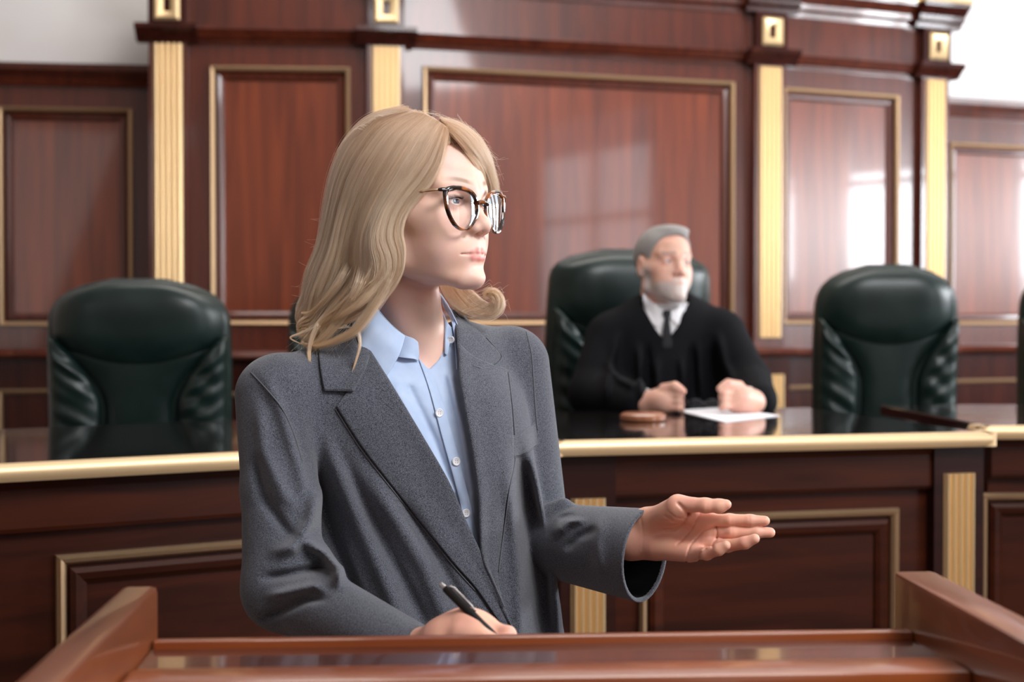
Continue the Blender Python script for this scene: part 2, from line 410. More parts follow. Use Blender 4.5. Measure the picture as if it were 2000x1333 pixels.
xa,xb=x(1262,1776); fa,fb=x(1120,1188); ga,gb=x(1853,1914)
bench(C0,C1,.87,'central judicial bench with gilt edge where the judge sits',[(xa,xb,1.015)],[(fa,fb,1.06),(ga,gb,1.09)],'bench_wood')
L0_,L1_=P2(-330,2.16),P2(1075,2.955)
L1_=np.array([.03,2.935]); L0_=P2(0,2.41); L1_=L1_-(L1_-L0_)*.09; dv=(L1_-L0_)/np.hypot(*(L1_-L0_)); L00=L0_-dv*1.0
xa,xb=bayx(L00,L1_,118,960); Ls=float(np.hypot(*(L1_-L00)))
bench(L00,L1_,.80,'left judicial bench in front of the left-hand green chair',[(xa,xb,1.01),(xa-.95,xa-.115,1.01)],[],'bench_wood')
R0=P2(1931,3.262);R1=np.array([2.4,3.33])
xa,xb=bayx(R0,R1,1930,2500)
bench(R0,R1,.80,'right judicial bench at the right edge of the picture',[(xa,xb,1.02)],[],'bench_wood')
b=MB();dp=[(-3.0,1.75),(-.35,3.12),(0.08,3.12),(1.05,3.36),(1.1,3.53),(2.6,3.6),(2.6,5.3),(-3.0,4.9)]
vb=[b.bm.verts.new((x_,y_,0)) for x_,y_ in dp];vt=[b.bm.verts.new((x_,y_,.42)) for x_,y_ in dp];b.bm.faces.new(vb[::-1]);b.bm.faces.new(vt)
for i in range(8): b.bm.faces.new((vb[i],vb[(i+1)%8],vt[(i+1)%8],vt[i]))
o=b.build('dais',M['floor']); tag(o,'wooden raised platform carrying the judges’ chairs behind the bench','platform')
# ---------------- lectern in the foreground
def lectern():
    y0=math.radians(3.4)
    O=W(1025,1215,1.375); r=empty('lectern',(float(O[0]),float(O[1]),0),y0,'orange-brown wooden lectern with raised side arms and glossy top in the foreground','lectern')
    ax=-.389;bx=.401; D=.80
    # side arms run towards the photographer
    def arm(x0,x1,zt,name,far=.02):
        b=MB(); b.box((x0,-D,0),(x1,far,zt),bev=.006); b.build(name,M['lectern_wood'],r,smooth=True,sharp=35)
    arm(ax,ax+.034,1.169,'side_arm',.03); arm(bx-.022,bx+.020,1.172,'side_arm',.05)
    RZ=1.1235
    MB().box((ax+.036,-.012,RZ-.034),(bx-.022,.004,RZ),bev=.003).build('rear_rail',M['lectern_rail'],r,smooth=True,sharp=35)
    MB().box((ax+.036,-.165,RZ-.045),(bx-.022,-.108,RZ),bev=.008).build('front_rail',M['lectern_rail'],r,smooth=True,sharp=35)
    MB().box((ax+.036,-.110,RZ-.03),(bx-.022,-.011,RZ-.0075)).build('glossy_top',M['lectern_dark'],r)
    MB().box((ax+.036,.006,1.0),(bx-.022,.30,1.02),bev=.003).build('writing_shelf',M['lectern_wood'],r)
    MB().box((ax+.036,-.16,0),(bx-.022,-.13,RZ-.045)).build('front_panel',M['lectern_wood'],r)
    return r
M['lectern_rail']=wood('lectern rail wood',(.17,.036,.008),(.28,.065,.013),vec=(.7,9,9),rough=.3,coat=.4)
LECT=lectern()
# ---------------- heads (local frame: x to the person's left, y forward, z up, origin between the eyes' height and the skull centre)
def mir(fn):
    return lambda P:fn(np.stack([np.abs(P[:,0]),P[:,1],P[:,2]],1))
def lips(Q,g=0.0,dy=0.0):
    up=chain(Q,[(.0,.0858+dy,-.0658),(.0045,.0866+dy,-.0650),(.0130,.0838+dy,-.0668),(.0260,.0745+dy,-.0690)],[.0040+g,.0042+g,.0034+g,.0010+g],.003)
    lo=chain(Q,[(.0,.0855+dy,-.0735),(.0110,.0838+dy,-.0730),(.0250,.0745+dy,-.0698)],[.0050+g,.0044+g,.0010+g],.003)
    return up,lo
def head_sdf(P,male=False):
    """P in local metres"""
    Q=np.stack([np.abs(P[:,0]),P[:,1],P[:,2]],1)   # symmetric features: work on |x|
    f=ell(P,(0,-.014,.026),(.0735,.093,.082))
    f=smin(f,ell(P,(0,.020,.034),(.056,.0625,.053)),.02)
    f=smin(f,ell(P,(0,.018,-.030),(.057,.068,.070)),.02)
    f=smin(f,cap(Q,(.040,.052,-.026),(.062,.010,-.014),.016,.012),.026)
    f=smin(f,cap(Q,(.051,-.010,-.02),(.049,-.004,-.068),.014,.015),.025)
    f=smin(f,cap(Q,(.049,-.002,-.070),(.014,.068,-.0995),.0145,.0135),.026)
    f=smin(f,ell(P,(0,.024,-.066),(.047,.056,.036)),.02)
    f=smin(f,ell(Q,(.034,.046,-.054),(.021,.024,.024)),.022)
    f=smin(f,ell(P,(0,.0775,-.0990),(.017,.0165,.0135)),.014)
    f=smin(f,ell(P,(0,.0625,-.065),(.0295,.0262,.026)),.015)
    f=smin(f,cap(Q,(.008,.0785,.014),(.043,.062,.019),.0095,.009),.016)
    # orbit
    f=smax(f,-ell(Q,(.033,.090,-.002),(.0165,.0135,.0110)),.013)
    f=smin(f,ell(P,(0,.0735,.013),(.016,.0135,.013)),.012)
    # nose
    f=smin(f,cap(P,(0,.0780,.004),(0,.0940,-.027),.0062,.0080),.014)
    f=smin(f,sph(P,(0,.0980,-.0320),.0096),.008)
    f=smin(f,cap(P,(0,.0965,-.0390),(0,.0870,-.0450),.0036,.004),.004)
    f=smin(f,ell(Q,(.0112,.0885,-.0362),(.0066,.0098,.0074)),.0065)
    f=smax(f,-ell(Q,(.0068,.0925,-.0440),(.0038,.0066,.0046)),.0018)
    f=smax(f,-cap(Q,(.0185,.0885,-.0300),(.0225,.0790,-.0460),.0012,.001),.007)  # crease beside the nostril wing
    # lips
    up,lo=lips(Q)
    f=smin(f,up,.0035); f=smin(f,lo,.0035)
    f=smax(f,-cap(Q,(.0,.0930,-.0696),(.0130,.0905,-.0694),.0010,.0010),.0024)
    f=smax(f,-cap(Q,(.0130,.0905,-.0694),(.0275,.0780,-.0692),.0010,.0010),.0024)
    f=smax(f,-ell(Q,(.0,.0955,-.0865),(.016,.006,.0048)),.010)
    f=smax(f,-cap(P,(0,.0950,-.049),(0,.0955,-.056),.002,.0022),.004)
    # eyelids over the eyeball with an almond opening
    lid=sph(Q,(.0320,.0665,-.0010),.0142)
    f=smin(f,lid,.0045)
    f=smax(f,-ell(Q,(.0322,.0815,-.0018),(.0125,.0075,.0031)),.0016)
    if male:
        f=smin(f,ell(Q,(.076,-.006,-.012),(.006,.016,.030)),.006)
        f=smax(f,-ell(Q,(.081,.000,-.008),(.004,.008,.016)),.004)
        f=smin(f,ell(P,(0,.064,-.092),(.026,.030,.026)),.016)
    return f
def lipmask(P):
    Q=np.stack([np.abs(P[:,0]),P[:,1],P[:,2]],1)
    a,b=lips(Q,.0007,.0010)
    return np.clip(.5-np.minimum(a,b)/.0020,0,1)
def headframe(c,yaw,pitch=0,roll=0,s=1.0):
    cy,sy=math.cos(yaw),math.sin(yaw)
    ey=np.array([sy,-cy,0]);ex=np.array([cy,sy,0]);ez=np.array([0,0,1.])
    cp,sp=math.cos(pitch),math.sin(pitch); ey2=ey*cp+ez*sp; ez2=ez*cp-ey*sp
    cr_,sr=math.cos(roll),math.sin(roll); ex2=ex*cr_+ez2*sr; ez3=ez2*cr_-ex*sr
    R=np.stack([ex2,ey2,ez3],1)*s   # columns = axes
    return R,np.asarray(c,float)
def toL(P,R,c):
    s2=float((R[:,0]**2).sum()); return ((P-c.astype(f32))@(R/s2).astype(f32)).astype(f32)
def skinmat(name,base,deep=(.9,.35,.2)):
    m,nt,b=nodes(name); at=nt.nodes.new('ShaderNodeAttribute');at.attribute_name='col'
    nz=nt.nodes.new('ShaderNodeTexNoise');nz.inputs['Scale'].default_value=35;nz.inputs['Detail'].default_value=4
    tc=nt.nodes.new('ShaderNodeTexCoord');nt.links.new(tc.outputs['Object'],nz.inputs['Vector'])
    mx=nt.nodes.new('ShaderNodeMix');mx.data_type='RGBA';mx.blend_type='MULTIPLY';mx.inputs[0].default_value=.18
    nt.links.new(at.outputs['Color'],mx.inputs[6]);nt.links.new(nz.outputs['Color'],mx.inputs[7])
    rp=nt.nodes.new('ShaderNodeMix');rp.data_type='RGBA';rp.inputs[0].default_value=.0
    nt.links.new(mx.outputs[2],b.inputs['Base Color'])
    n2=nt.nodes.new('ShaderNodeTexNoise');n2.inputs['Scale'].default_value=700;n2.inputs['Detail'].default_value=3;nt.links.new(tc.outputs['Object'],n2.inputs['Vector'])
    bump(nt,b,n2.outputs['Fac'],.12,.0004)
    setp(b,Roughness=.48,Subsurface_Weight=.25,Subsurface_Scale=.006,Specular_IOR_Level=.42)
    b.inputs['Subsurface Radius'].default_value=(1,.35,.2)
    return m
M['skin']=skinmat('skin',None)
M['eye_white']=plain('eye white',(.72,.70,.70),.12)
m,nt,b=nodes('iris and sclera')
tc=nt.nodes.new('ShaderNodeTexCoord');sp=nt.nodes.new('ShaderNodeVectorMath');sp.operation='DOT_PRODUCT';sp.inputs[1].default_value=(0,1,0)
nm=nt.nodes.new('ShaderNodeVectorMath');nm.operation='NORMALIZE';nt.links.new(tc.outputs['Object'],nm.inputs[0]);nt.links.new(nm.outputs[0],sp.inputs[0])
rp=nt.nodes.new('ShaderNodeValToRGB');rp.color_ramp.interpolation='LINEAR'
e=rp.color_ramp.elements;e[0].position=0;e[0].color=(.75,.72,.72,1);e[1].position=.86;e[1].color=(.75,.72,.72,1)
for p_,c_ in ((.875,(.02,.03,.05,1)),(.90,(.07,.12,.18,1)),(.965,(.05,.09,.14,1)),(.975,(.005,.005,.006,1))):
    q=e.new(p_);q.color=c_
nt.links.new(sp.outputs['Value'],rp.inputs[0]);nt.links.new(rp.outputs[0],b.inputs['Base Color']);setp(b,Roughness=.05,Coat_Weight=1.0);M['eye']=m
def eyeball(parent,R,c,xl,gaze=(0,1,0)):
    s=math.sqrt(float((R[:,0]**2).sum()))
    b=MB(); bmesh.ops.create_uvsphere(b.bm,u_segments=32,v_segments=24,radius=.0130*s)
    o=b.build('eye',M['eye'],parent,smooth=True)
    p=c+R@np.array([xl,.0665,-.001]); Rn=R/s
    g=Rn@np.array(gaze,float); g/=np.linalg.norm(g); z=np.array([0,0,1.]);x=np.cross(g,z);x/=np.linalg.norm(x);z=np.cross(x,g)
    mt=Matrix([[x[0],g[0],z[0],p[0]],[x[1],g[1],z[1],p[1]],[x[2],g[2],z[2],p[2]],[0,0,0,1]])
    o.matrix_world=mt; return o
# ---------------- the standing woman
HYAW=math.radians(56)
HR,HC=headframe((-.118,1.900,1.5785),HYAW,math.radians(1.5),0)
bF=np.array([.573,-.82,0]);bL=np.array([.82,.573,0]);BR=np.stack([bL,bF,[0,0,1.]],1)
def w3(a): return W(*a)
# arm joints
SR,ER,WR_=w3((536,772,1.815)),w3((556,1150,1.745)),w3((884,1322,1.53))
SL,EL,WL_=w3((1003,712,2.03)),w3((1050,1052,2.03)),w3((1262,1086,1.835))
NB=w3((822,735,1.965))
def torso0(P):
    z=P[:,2]
    cpt=w3((812,900,1.955)); cb=w3((835,1230,1.94))
    t=np.clip((cpt[2]-z)/(cpt[2]-cb[2]),-.6,2.2)
    q=P-(cpt[None]+(cb-cpt)[None]*t[:,None]).astype(f32); u=q@bL.astype(f32); v=q@bF.astype(f32)
    a=np.where(t>0,.176+.030*t,.176+.03*t); b=np.where(t>0,.118+.016*t,.118+.055*t)
    k=np.sqrt((u/a)**2+(v/b)**2); f=(k-1)*np.minimum(a,b)*.95
    top=z-f32(w3((800,735,1.95))[2]); bot=f32(.80)-z
    return smax(smax(f,top.astype(f32),.09),bot,.02)
RIDGE=[
 ([(610,800),(660,920),(700,1020),(745,1120),(800,1250),(830,1330)],20,.009),
 ([(700,900),(770,1010),(830,1110),(880,1230),(900,1300)],20,.009),
 ([(640,830),(700,960),(760,1080),(820,1200),(860,1300)],12,-.006),
 ([(600,860),(625,960),(655,1060),(700,1180),(740,1290)],14,-.009),
 ([(760,940),(820,1030),(870,1120),(930,1230),(960,1290)],12,-.006),
 ([(1000,830),(1022,940),(1040,1050),(1055,1160),(1066,1320)],15,-.013),
 ([(985,880),(1000,1000),(1012,1120),(1020,1320)],13,.006),
 ([(1035,860),(1060,1000),(1082,1120),(1100,1300)],13,.010),
]
ARMF=[
 ([(500,700),(548,800),(585,920),(600,1000)],12,.004),
 ([(500,760),(515,880),(555,970),(598,1010)],14,.005),
 ([(495,880),(515,970),(560,1040),(600,1065)],10,-.006),
 ([(625,940),(605,1020),(570,1070),(515,1085)],13,.009),
 ([(580,1050),(635,1080),(662,1112),(655,1160)],12,.010),
 ([(500,1132),(560,1124),(610,1112),(650,1112)],9,-.006),
 ([(510,1170),(570,1155),(610,1145),(650,1150)],9,.006),
 ([(500,1215),(560,1190),(600,1172),(650,1170)],8,-.006),
]
SLV=[ # folds on the reaching arm's sleeve
 ([(1085,1015),(1110,1010),(1150,1012)],6,-.003),
 ([(1080,1050),(1110,1020),(1150,1010)],9,.006),
 ([(1100,1080),(1130,1050),(1170,1030)],8,-.004),
 ([(1180,1000),(1165,1060),(1175,1140)],12,.003)]
def polydistt(x,y,pl):
    best=np.full(x.shape,1e9,f32);bt=np.zeros(x.shape,f32); L=[math.hypot(b[0]-a[0],b[1]-a[1]) for a,b in zip(pl,pl[1:])];T=sum(L);acc=0
    for (x0,y0),(x1,y1),l in zip(pl,pl[1:],L):
        dx,dy=x1-x0,y1-y0; t=np.clip(((x-x0)*dx+(y-y0)*dy)/(dx*dx+dy*dy+1e-9),0,1)
        d=np.hypot(x-x0-t*dx,y-y0-t*dy); m=d<best; best=np.where(m,d,best); bt=np.where(m,(acc+t*l)/T,bt); acc+=l
    return best,bt
def folds(P,lst,dmid):
    px,py,d=toPX(P); px=px.astype(f32);py=py.astype(f32)
    r=np.zeros(len(P),f32); near=np.clip((dmid-d)/.05,0,1).astype(f32)
    for pl,s,h in lst:
        xs=[a for a,_ in pl];ys=[b for _,b in pl]
        m=(px>min(xs)-3*s)&(px<max(xs)+3*s)&(py>min(ys)-3*s)&(py<max(ys)+3*s)&(near>0)
        if not m.any(): continue
        dd,tt=polydistt(px[m],py[m],pl); tp=np.clip(np.minimum(tt,1-tt)/.28,0,1); r[m]+=1.5*h*np.exp(-(dd/s)**2)*near[m]*tp*tp*(3-2*tp)
    return r
def arms(P,gr=0.0):
    a=chain(P,[SR,(SR+ER)/2+w3((540,960,1.78))*0,ER],[.050+gr,.047+gr,.051+gr],.01)
    a=smin(a,cap(P,ER,WR_,.047+gr,.032+gr),.02)
    return a
def armL(P,gr=0.0):
    return cap(P,SL,EL,.051+gr,.046+gr)
def foreL(P,gr=0.0):
    # flattened wide sleeve
    return cap(P,EL,WL_+(WL_-EL)*.4,.050+gr,.065+gr)
def closed(P,fold=True):
    f=torso0(P)
    sh=cap(P,w3((560,768,1.83)),w3((700,735,1.925)),.050,.050); sh=smin(sh,cap(P,w3((990,707,2.03)),w3((880,705,1.985)),.050,.05),.03)
    sh=smin(sh,cap(P,w3((700,735,1.925)),w3((880,705,1.985)),.05,.05),.03)
    # upper back / chest fill
    sh=smin(sh,ell(P,w3((800,800,1.955)),(.165,.105,.10),BR),.05)
    f=smin(f,sh,.05)
    f=smin(f,ell(P,w3((725,880,1.87)),(.075,.055,.085),BR),.06)
    f=smin(f,ell(P,w3((915,880,1.93)),(.07,.055,.085),BR),.06)
    a=arms(P)
    if fold: f=f-folds(P,RIDGE,1.99); a=a-f32(1.35)*folds(P,ARMF,1.99)
    f=smin(f,a,.016)
    f=smin(f,armL(P),.012)
    return f
def closed_body(P):
    """torso without sleeves"""
    f=torso0(P)
    sh=cap(P,w3((560,768,1.83)),w3((700,735,1.925)),.050,.050); sh=smin(sh,cap(P,w3((990,707,2.03)),w3((880,705,1.985)),.050,.05),.03)
    sh=smin(sh,cap(P,w3((700,735,1.925)),w3((880,705,1.985)),.05,.05),.03)
    sh=smin(sh,ell(P,w3((800,800,1.955)),(.165,.105,.10),BR),.05)
    f=smin(f,sh,.05)
    f=smin(f,ell(P,w3((725,880,1.87)),(.075,.055,.085),BR),.06)
    f=smin(f,ell(P,w3((915,880,1.93)),(.07,.055,.085),BR),.06)
    return f
VIN_R=[(700,655),(712,673),(755,733),(818,838),(876,938),(913,1022),(934,1069),(941,1092)]      # picture-left edge of the opening
VIN_L=[(890,640),(894,660),(897,733),(910,812),(923,886),(934,970),(937,1033),(941,1092)]
VPOLY=[(735,560),(690,600)]+VIN_R+VIN_L[::-1][1:]+[(885,600),(870,560)]
def polysd(px,py,pl):
    d=polydist2(px,py,pl+[pl[0]]); return np.where(inpoly(px,py,pl),-d,d)
def neckS(P,gr=0.0):
    f=cap(P,w3((782,560,1.945)),w3((815,705,1.965)),.0465+gr,.052+gr)
    return f
def blazer(P):
    f=closed(P)
    px,py,d=toPX(P); sd=(polysd(px.astype(f32),py.astype(f32),VPOLY)/1450).astype(f32)
    wed=np.maximum(sd,(d-1.97).astype(f32))
    f=smax(f,-wed,.004)
    f=smax(f,-(neckS(P,.020)),.006)
    fl=foreL(P)-folds(P,SLV,2.05); n=(WL_-EL);n/=np.linalg.norm(n)
    fl=smax(fl,((P-(EL+(WL_-EL)*.55).astype(f32))@n.astype(f32)),.001)
    fl=smin(fl,cap(P,w3((1078,1003,1.965)),w3((1100,990,1.96)),.016,.012),.012)
    return smin(f,fl,.004)
CN=np.array([math.cos(math.radians(32)),-math.sin(math.radians(32)),-.06]);CN/=np.linalg.norm(CN)
def cuff(P):
    n=(WL_-EL);n/=np.linalg.norm(n)
    fl=foreL(P)-folds(P,SLV,2.05); f=smax(fl,-(fl+.0055),.0015)
    rr=np.linalg.norm((P-WL_.astype(f32))-((P-WL_.astype(f32))@n.astype(f32))[:,None]*n.astype(f32),axis=1)
    f=smax(f,((P-WL_.astype(f32))@CN.astype(f32)),.0012)
    return smax(f,-((P-(EL+(WL_-EL)*.38).astype(f32))@n.astype(f32)),.001)
def shirt(P,hole=True):
    f=closed_body(P)+f32(.012)
    f=smin(f,neckS(P,.006),.02)
    px,py,d=toPX(P); px=px.astype(f32);py=py.astype(f32)
    near=np.clip((1.97-d)/.05,0,1)
    f=f-near*(.0018*np.exp(-(polydist2(px,py,[(800,690),(850,800),(900,960),(935,1080)])/16)**2)
             +.004*np.exp(-(polydist2(px,py,[(775,760),(840,880),(880,960)])/9)**2)
             -.004*np.exp(-(polydist2(px,py,[(800,760),(848,860),(895,985)])/8)**2)
             +.004*np.exp(-(polydist2(px,py,[(880,740),(905,850),(925,1000)])/8)**2)
             -.003*np.exp(-(polydist2(px,py,[(868,740),(890,830),(915,960)])/7)**2)).astype(f32)
    if not hole: return f
    V=[(735,560),(740,610),(792,662),(815,698),(838,722),(856,704),(872,668),(868,560)]
    sd=(polysd(px,py,V)/1450).astype(f32)
    f=smax(f,-np.maximum(sd,(d-2.02).astype(f32)),.002)
    f=smax(f,(P[:,2]-f32(w3((800,640,1.95))[2])).astype(f32),.002)
    return f
import time as _t; _t0=_t.time()
# --- left hand, palm up, reaching to the picture's right (finger joints as picture column,row,distance)
def hp(*a): return [w3(x) for x in a]
px1=1/1560.
def handL(P):
    r=px1
    wr=[EL+(WL_-EL)*.35,w3((1225,1046,1.855)),w3((1262,1042,1.845))]
    f=cap(P,wr[0],wr[1],.029,.0265)
    f=smin(f,cap(P,w3((1235,1030,1.85)),w3((1268,1022,1.84)),30*r,29*r),.02); f=smin(f,cap(P,w3((1235,1066,1.85)),w3((1275,1066,1.84)),27*r,27*r),.02)
    # palm: four metacarpal beds
    for a,b_,ra,rb in (((1270,1022,1.845),(1385,1019,1.79),20,14),((1275,1040,1.848),(1385,1041,1.795),20,14),
                    ((1275,1058,1.846),(1388,1062,1.79),20,14),((1275,1070,1.838),(1362,1080,1.782),19,14)):
        f=smin(f,cap(P,w3(a),w3(b_),ra*r,rb*r),.012)
    f=smin(f,cap(P,w3((1285,1072,1.825)),w3((1345,1082,1.79)),17*r,13*r),.014)   # heel under the little finger
    # thenar + thumb
    f=smin(f,cap(P,w3((1262,1012,1.83)),w3((1322,996,1.795)),16*r,24*r),.016)
    th=chain(P,hp((1325,985,1.79),(1378,988,1.77),(1405,989,1.765),(1419,986,1.762)),[17*r,13.5*r,12.5*r,9.5*r],.006)
    f=smin(f,th,.012)
    f=smin(f,chain(P,hp((1312,1000,1.805),(1352,1008,1.80),(1382,1014,1.793)),[.012,.009,.008],.004),.010)
    # fingers
    fin=[(hp((1380,1018,1.79),(1425,1016,1.775),(1465,1017,1.768),(1494,1018,1.765)),[13,11.6,11,9.6]),
         (hp((1383,1041,1.795),(1430,1040,1.775),(1478,1040,1.768),(1504,1041,1.766)),[13.5,12.2,11.5,10]),
         (hp((1385,1062,1.79),(1420,1067,1.765),(1455,1061,1.748),(1474,1053,1.742)),[13.5,12.2,11.5,9.6]),
         (hp((1358,1081,1.782),(1380,1082,1.755),(1404,1074,1.738),(1418,1066,1.733)),[13,12,11,9])]
    g=None
    for pts,rs in fin:
        c=chain(P,pts,[q*r for q in rs],.004); g=c if g is None else smin(g,c,.0012)
    f=smin(f,g,.006)
    px,py,d=toPX(P); px=px.astype(f32);py=py.astype(f32); m=(px>1225)&(px<1500)&(py>960)&(py<1110)
    if m.any():
        x=px[m];y=py[m];c=np.zeros(len(x),f32)
        for pl,s,h in ([(1345,1003),(1335,1025),(1318,1035),(1298,1036)],3.0,.0022),([(1367,1003),(1350,1035),(1330,1058),(1322,1064)],2.6,.0018),\
            ([(1398,1030),(1375,1037),(1360,1052),(1348,1066),(1343,1080),(1340,1098)],2.4,.0018),([(1400,1030),(1400,1052)],2.2,.0022),\
            ([(1398,1055),(1392,1062),(1391,1070)],2.4,.0020),([(1378,1073),(1368,1082),(1365,1097)],2.4,.0022),([(1428,1005),(1429,1027)],1.9,.0004),\
            ([(1430,1030),(1430,1052)],1.9,.0004),([(1463,1006),(1464,1027)],1.9,.0004),([(1325,985),(1338,997),(1345,1006)],4.5,.0030),\
            ([(1381,985),(1381,1001)],2.0,.0004),([(1305,1000),(1320,1012),(1335,1014)],2.5,.0009),([(1298,1008),(1315,1020),(1332,1020)],2.5,.0009),\
            ([(1252,1015),(1256,1050),(1254,1075)],3,.0003):
            c+=.85*h*np.exp(-(polydist2(x,y,pl)/(s*.8))**2)
        c+=.0045*np.exp(-(((x-1340)/26)**2+((y-1040)/18)**2))*-1*-1
        f[m]+=c
    return f
def handR(P):
    """right hand closed round the pen, resting on the writing shelf"""
    f=cap(P,w3((800,1278,1.58)),w3((872,1262,1.535)),.026,.026)
    f=smin(f,cap(P,w3((875,1255,1.53)),w3((912,1222,1.515)),.024,.018),.02)
    f=smin(f,cap(P,w3((885,1262,1.52)),w3((935,1245,1.505)),.026,.020),.02)
    f=smin(f,cap(P,w3((900,1212,1.535)),w3((940,1222,1.52)),.010,.010),.015)
    g=chain(P,hp((905,1216,1.53),(955,1228,1.51),(992,1240,1.495),(1002,1262,1.49)),[.0115,.0095,.0085,.0072],.004)   # index
    f=smin(f,g,.008)
    g=chain(P,hp((900,1240,1.50),(945,1252,1.485),(985,1262,1.48),(998,1275,1.482)),[.012,.0105,.0095,.008],.004)   # thumb
    f=smin(f,g,.006)
    for k in range(3):
        g=chain(P,hp((912,1240+14*k,1.545-.004*k),(962,1248+16*k,1.53-.003*k),(985,1268+14*k,1.51),(962,1285+10*k,1.505)),[.011,.0098,.009,.0075],.004)
        f=smin(f,g,.003)
    return f
def skinP(P):
    L=toL(P,HR,HC)
    f=head_sdf(L)
    f=smin(f,neckS(P),.022)
    # tendons and throat
    f=smin(f,cap(P,w3((762,575,1.905)),w3((838,712,1.925)),.008,.007),.028)
    f=smin(f,cap(P,w3((838,590,1.915)),w3((846,690,1.925)),.012,.010),.03)
    ch=closed_body(P)+f32(.022)
    f=smin(f,ch,.02)
    return f
_v=[];_q=[];n0=0;_c=[]
SK=np.array(lin(238,196,178));LIP=np.array((.68,.25,.21))
def addblk(fn,lo,hi,h,colf,cut=None):
    global n0
    v,q=sdf_mesh('x',fn,lo,hi,h,cut=cut); _v.append(v);_q.append(q+n0);_c.append(colf(v)); n0+=len(v)
def bx3(pts,pad):
    a=np.min(pts,0)-pad;b_=np.max(pts,0)+pad; return a,b_
def colhead(v):
    L=toL(v.astype(f32),HR,HC); c=np.tile(SK,(len(v),1)); m=lipmask(L)[:,None]
    ax=np.abs(L[:,0])
    bl=np.exp(-(((ax-.045)/.02)**2+((L[:,2]+.03)/.02)**2+((L[:,1]-.055)/.03)**2))[:,None]*.22
    c=c*(1-bl)+np.array((.72,.26,.19))*bl
    c=c*(1-m*.9)+LIP*m*.9
    # brow hair pigment
    bz=.0225+.0045*np.sin(np.clip((ax-.012)/.036,0,1)*2.2); br=np.exp(-((L[:,2]-bz)/.0032)**4)*((ax<.050)&(L[:,1]>.03))*np.clip((.052-ax)/.02,0,1)*np.clip((ax-.009)/.010,0,1)
    br=(br*.8)[:,None]; c=c*(1-br)+np.array((.26,.15,.09))*br
    lid=np.exp(-((np.hypot((ax-.031)/2.6,(L[:,2]+.0015))-.0052)/.0011)**2)*(L[:,1]>.06); lid=(lid*.45)[:,None]; c=c*(1-lid)+np.array((.10,.045,.035))*lid
    return c
lo,hi=bx3([HC+(-.12,-.12,-.13),HC+(.12,.12,.12)],.01)
lo[2]=1.30
flat=lambda v:np.tile(SK,(len(v),1))
addblk(skinP,lo,hi,.00145 if HIQ else .0025,colhead,cut=lambda v:v[:,2]>1.33)
addblk(handL,*bx3([w3((1150,950,1.9)),w3((1520,1120,1.70))],.02),.0012,lambda v:np.tile(SK*np.array((.97,.78,.70)),(len(v),1)))
addblk(handR,*bx3([w3((780,1150,1.62)),w3((1020,1330,1.45))],.02),.0016,lambda v:np.tile(SK*np.array((.97,.80,.72)),(len(v),1)))
def bridge(vl,ql,cl,ia,pa,ib,pb,mids,r0,k=8):
    """hidden arm of skin joining two islands (ia, ib index ranges)"""
    V=np.concatenate(vl); A=np.arange(*ia);B=np.arange(*ib)
    def ring(I,p,nrm):
        nrm=nrm/np.linalg.norm(nrm);x=np.cross(nrm,[0,0,1.]);x/=np.linalg.norm(x);y=np.cross(nrm,x)
        out=[]
        for j in range(k):
            a=2*math.pi*j/k; t=p+(x*math.cos(a)+y*math.sin(a))*r0; dd=((V[I]-t)**2).sum(1)
            for c_ in np.argsort(dd)[:40]:
                if I[c_] not in out: out.append(int(I[c_]));break
        return out
    pts=[pa]+mids+[pb]; d0=pts[1]-pts[0]; rA=ring(A,pa,d0); rB=ring(B,pb,pts[-1]-pts[-2]); n=len(V); rings=[rA];nv=[]
    for i,p in enumerate(mids):
        nrm=pts[i+2]-pts[i]; nrm/=np.linalg.norm(nrm);x=np.cross(nrm,[0,0,1.]);x/=np.linalg.norm(x);y=np.cross(nrm,x)
        rings.append([n+len(nv)+j for j in range(k)]); nv+=[p+(x*math.cos(2*math.pi*j/k)+y*math.sin(2*math.pi*j/k))*r0 for j in range(k)]
    rings.append(rB); q=[(a[j],a[(j+1)%k],b_[(j+1)%k],b_[j]) for a,b_ in zip(rings,rings[1:]) for j in range(k)]
    vl.append(np.array(nv));cl.append(np.tile(SK,(len(nv),1)));ql.append(np.array(q))
_n=[len(x) for x in _v]
bridge(_v,_q,_c,(0,_n[0]),w3((880,760,1.99)),(_n[0],_n[0]+_n[1]),EL+(WL_-EL)*.36,[SL,(SL+EL)/2,EL],.03)
bridge(_v,_q,_c,(0,_n[0]),w3((720,760,1.92)),(_n[0]+_n[1],_n[0]+_n[1]+_n[2]),w3((802,1278,1.58)),[SR,(SR+ER)/2,ER,(ER+WR_)/2],.026)
me=mesh_quads('person',np.concatenate(_v),np.concatenate(_q)); color_attr(me,np.concatenate(_c))
WOMAN=link('person',me,None,M['skin'])
tag(WOMAN,'standing blond woman in glasses and grey blazer, one palm held open','person')
print('skin',len(me.vertices),_t.time()-_t0)
eyeball(WOMAN,HR,HC,-.032,(-.02,1,.02)); eyeball(WOMAN,HR,HC,.032,(-.02,1,.02))
M['lash']=plain('eyelashes',(.03,.015,.01),.6)
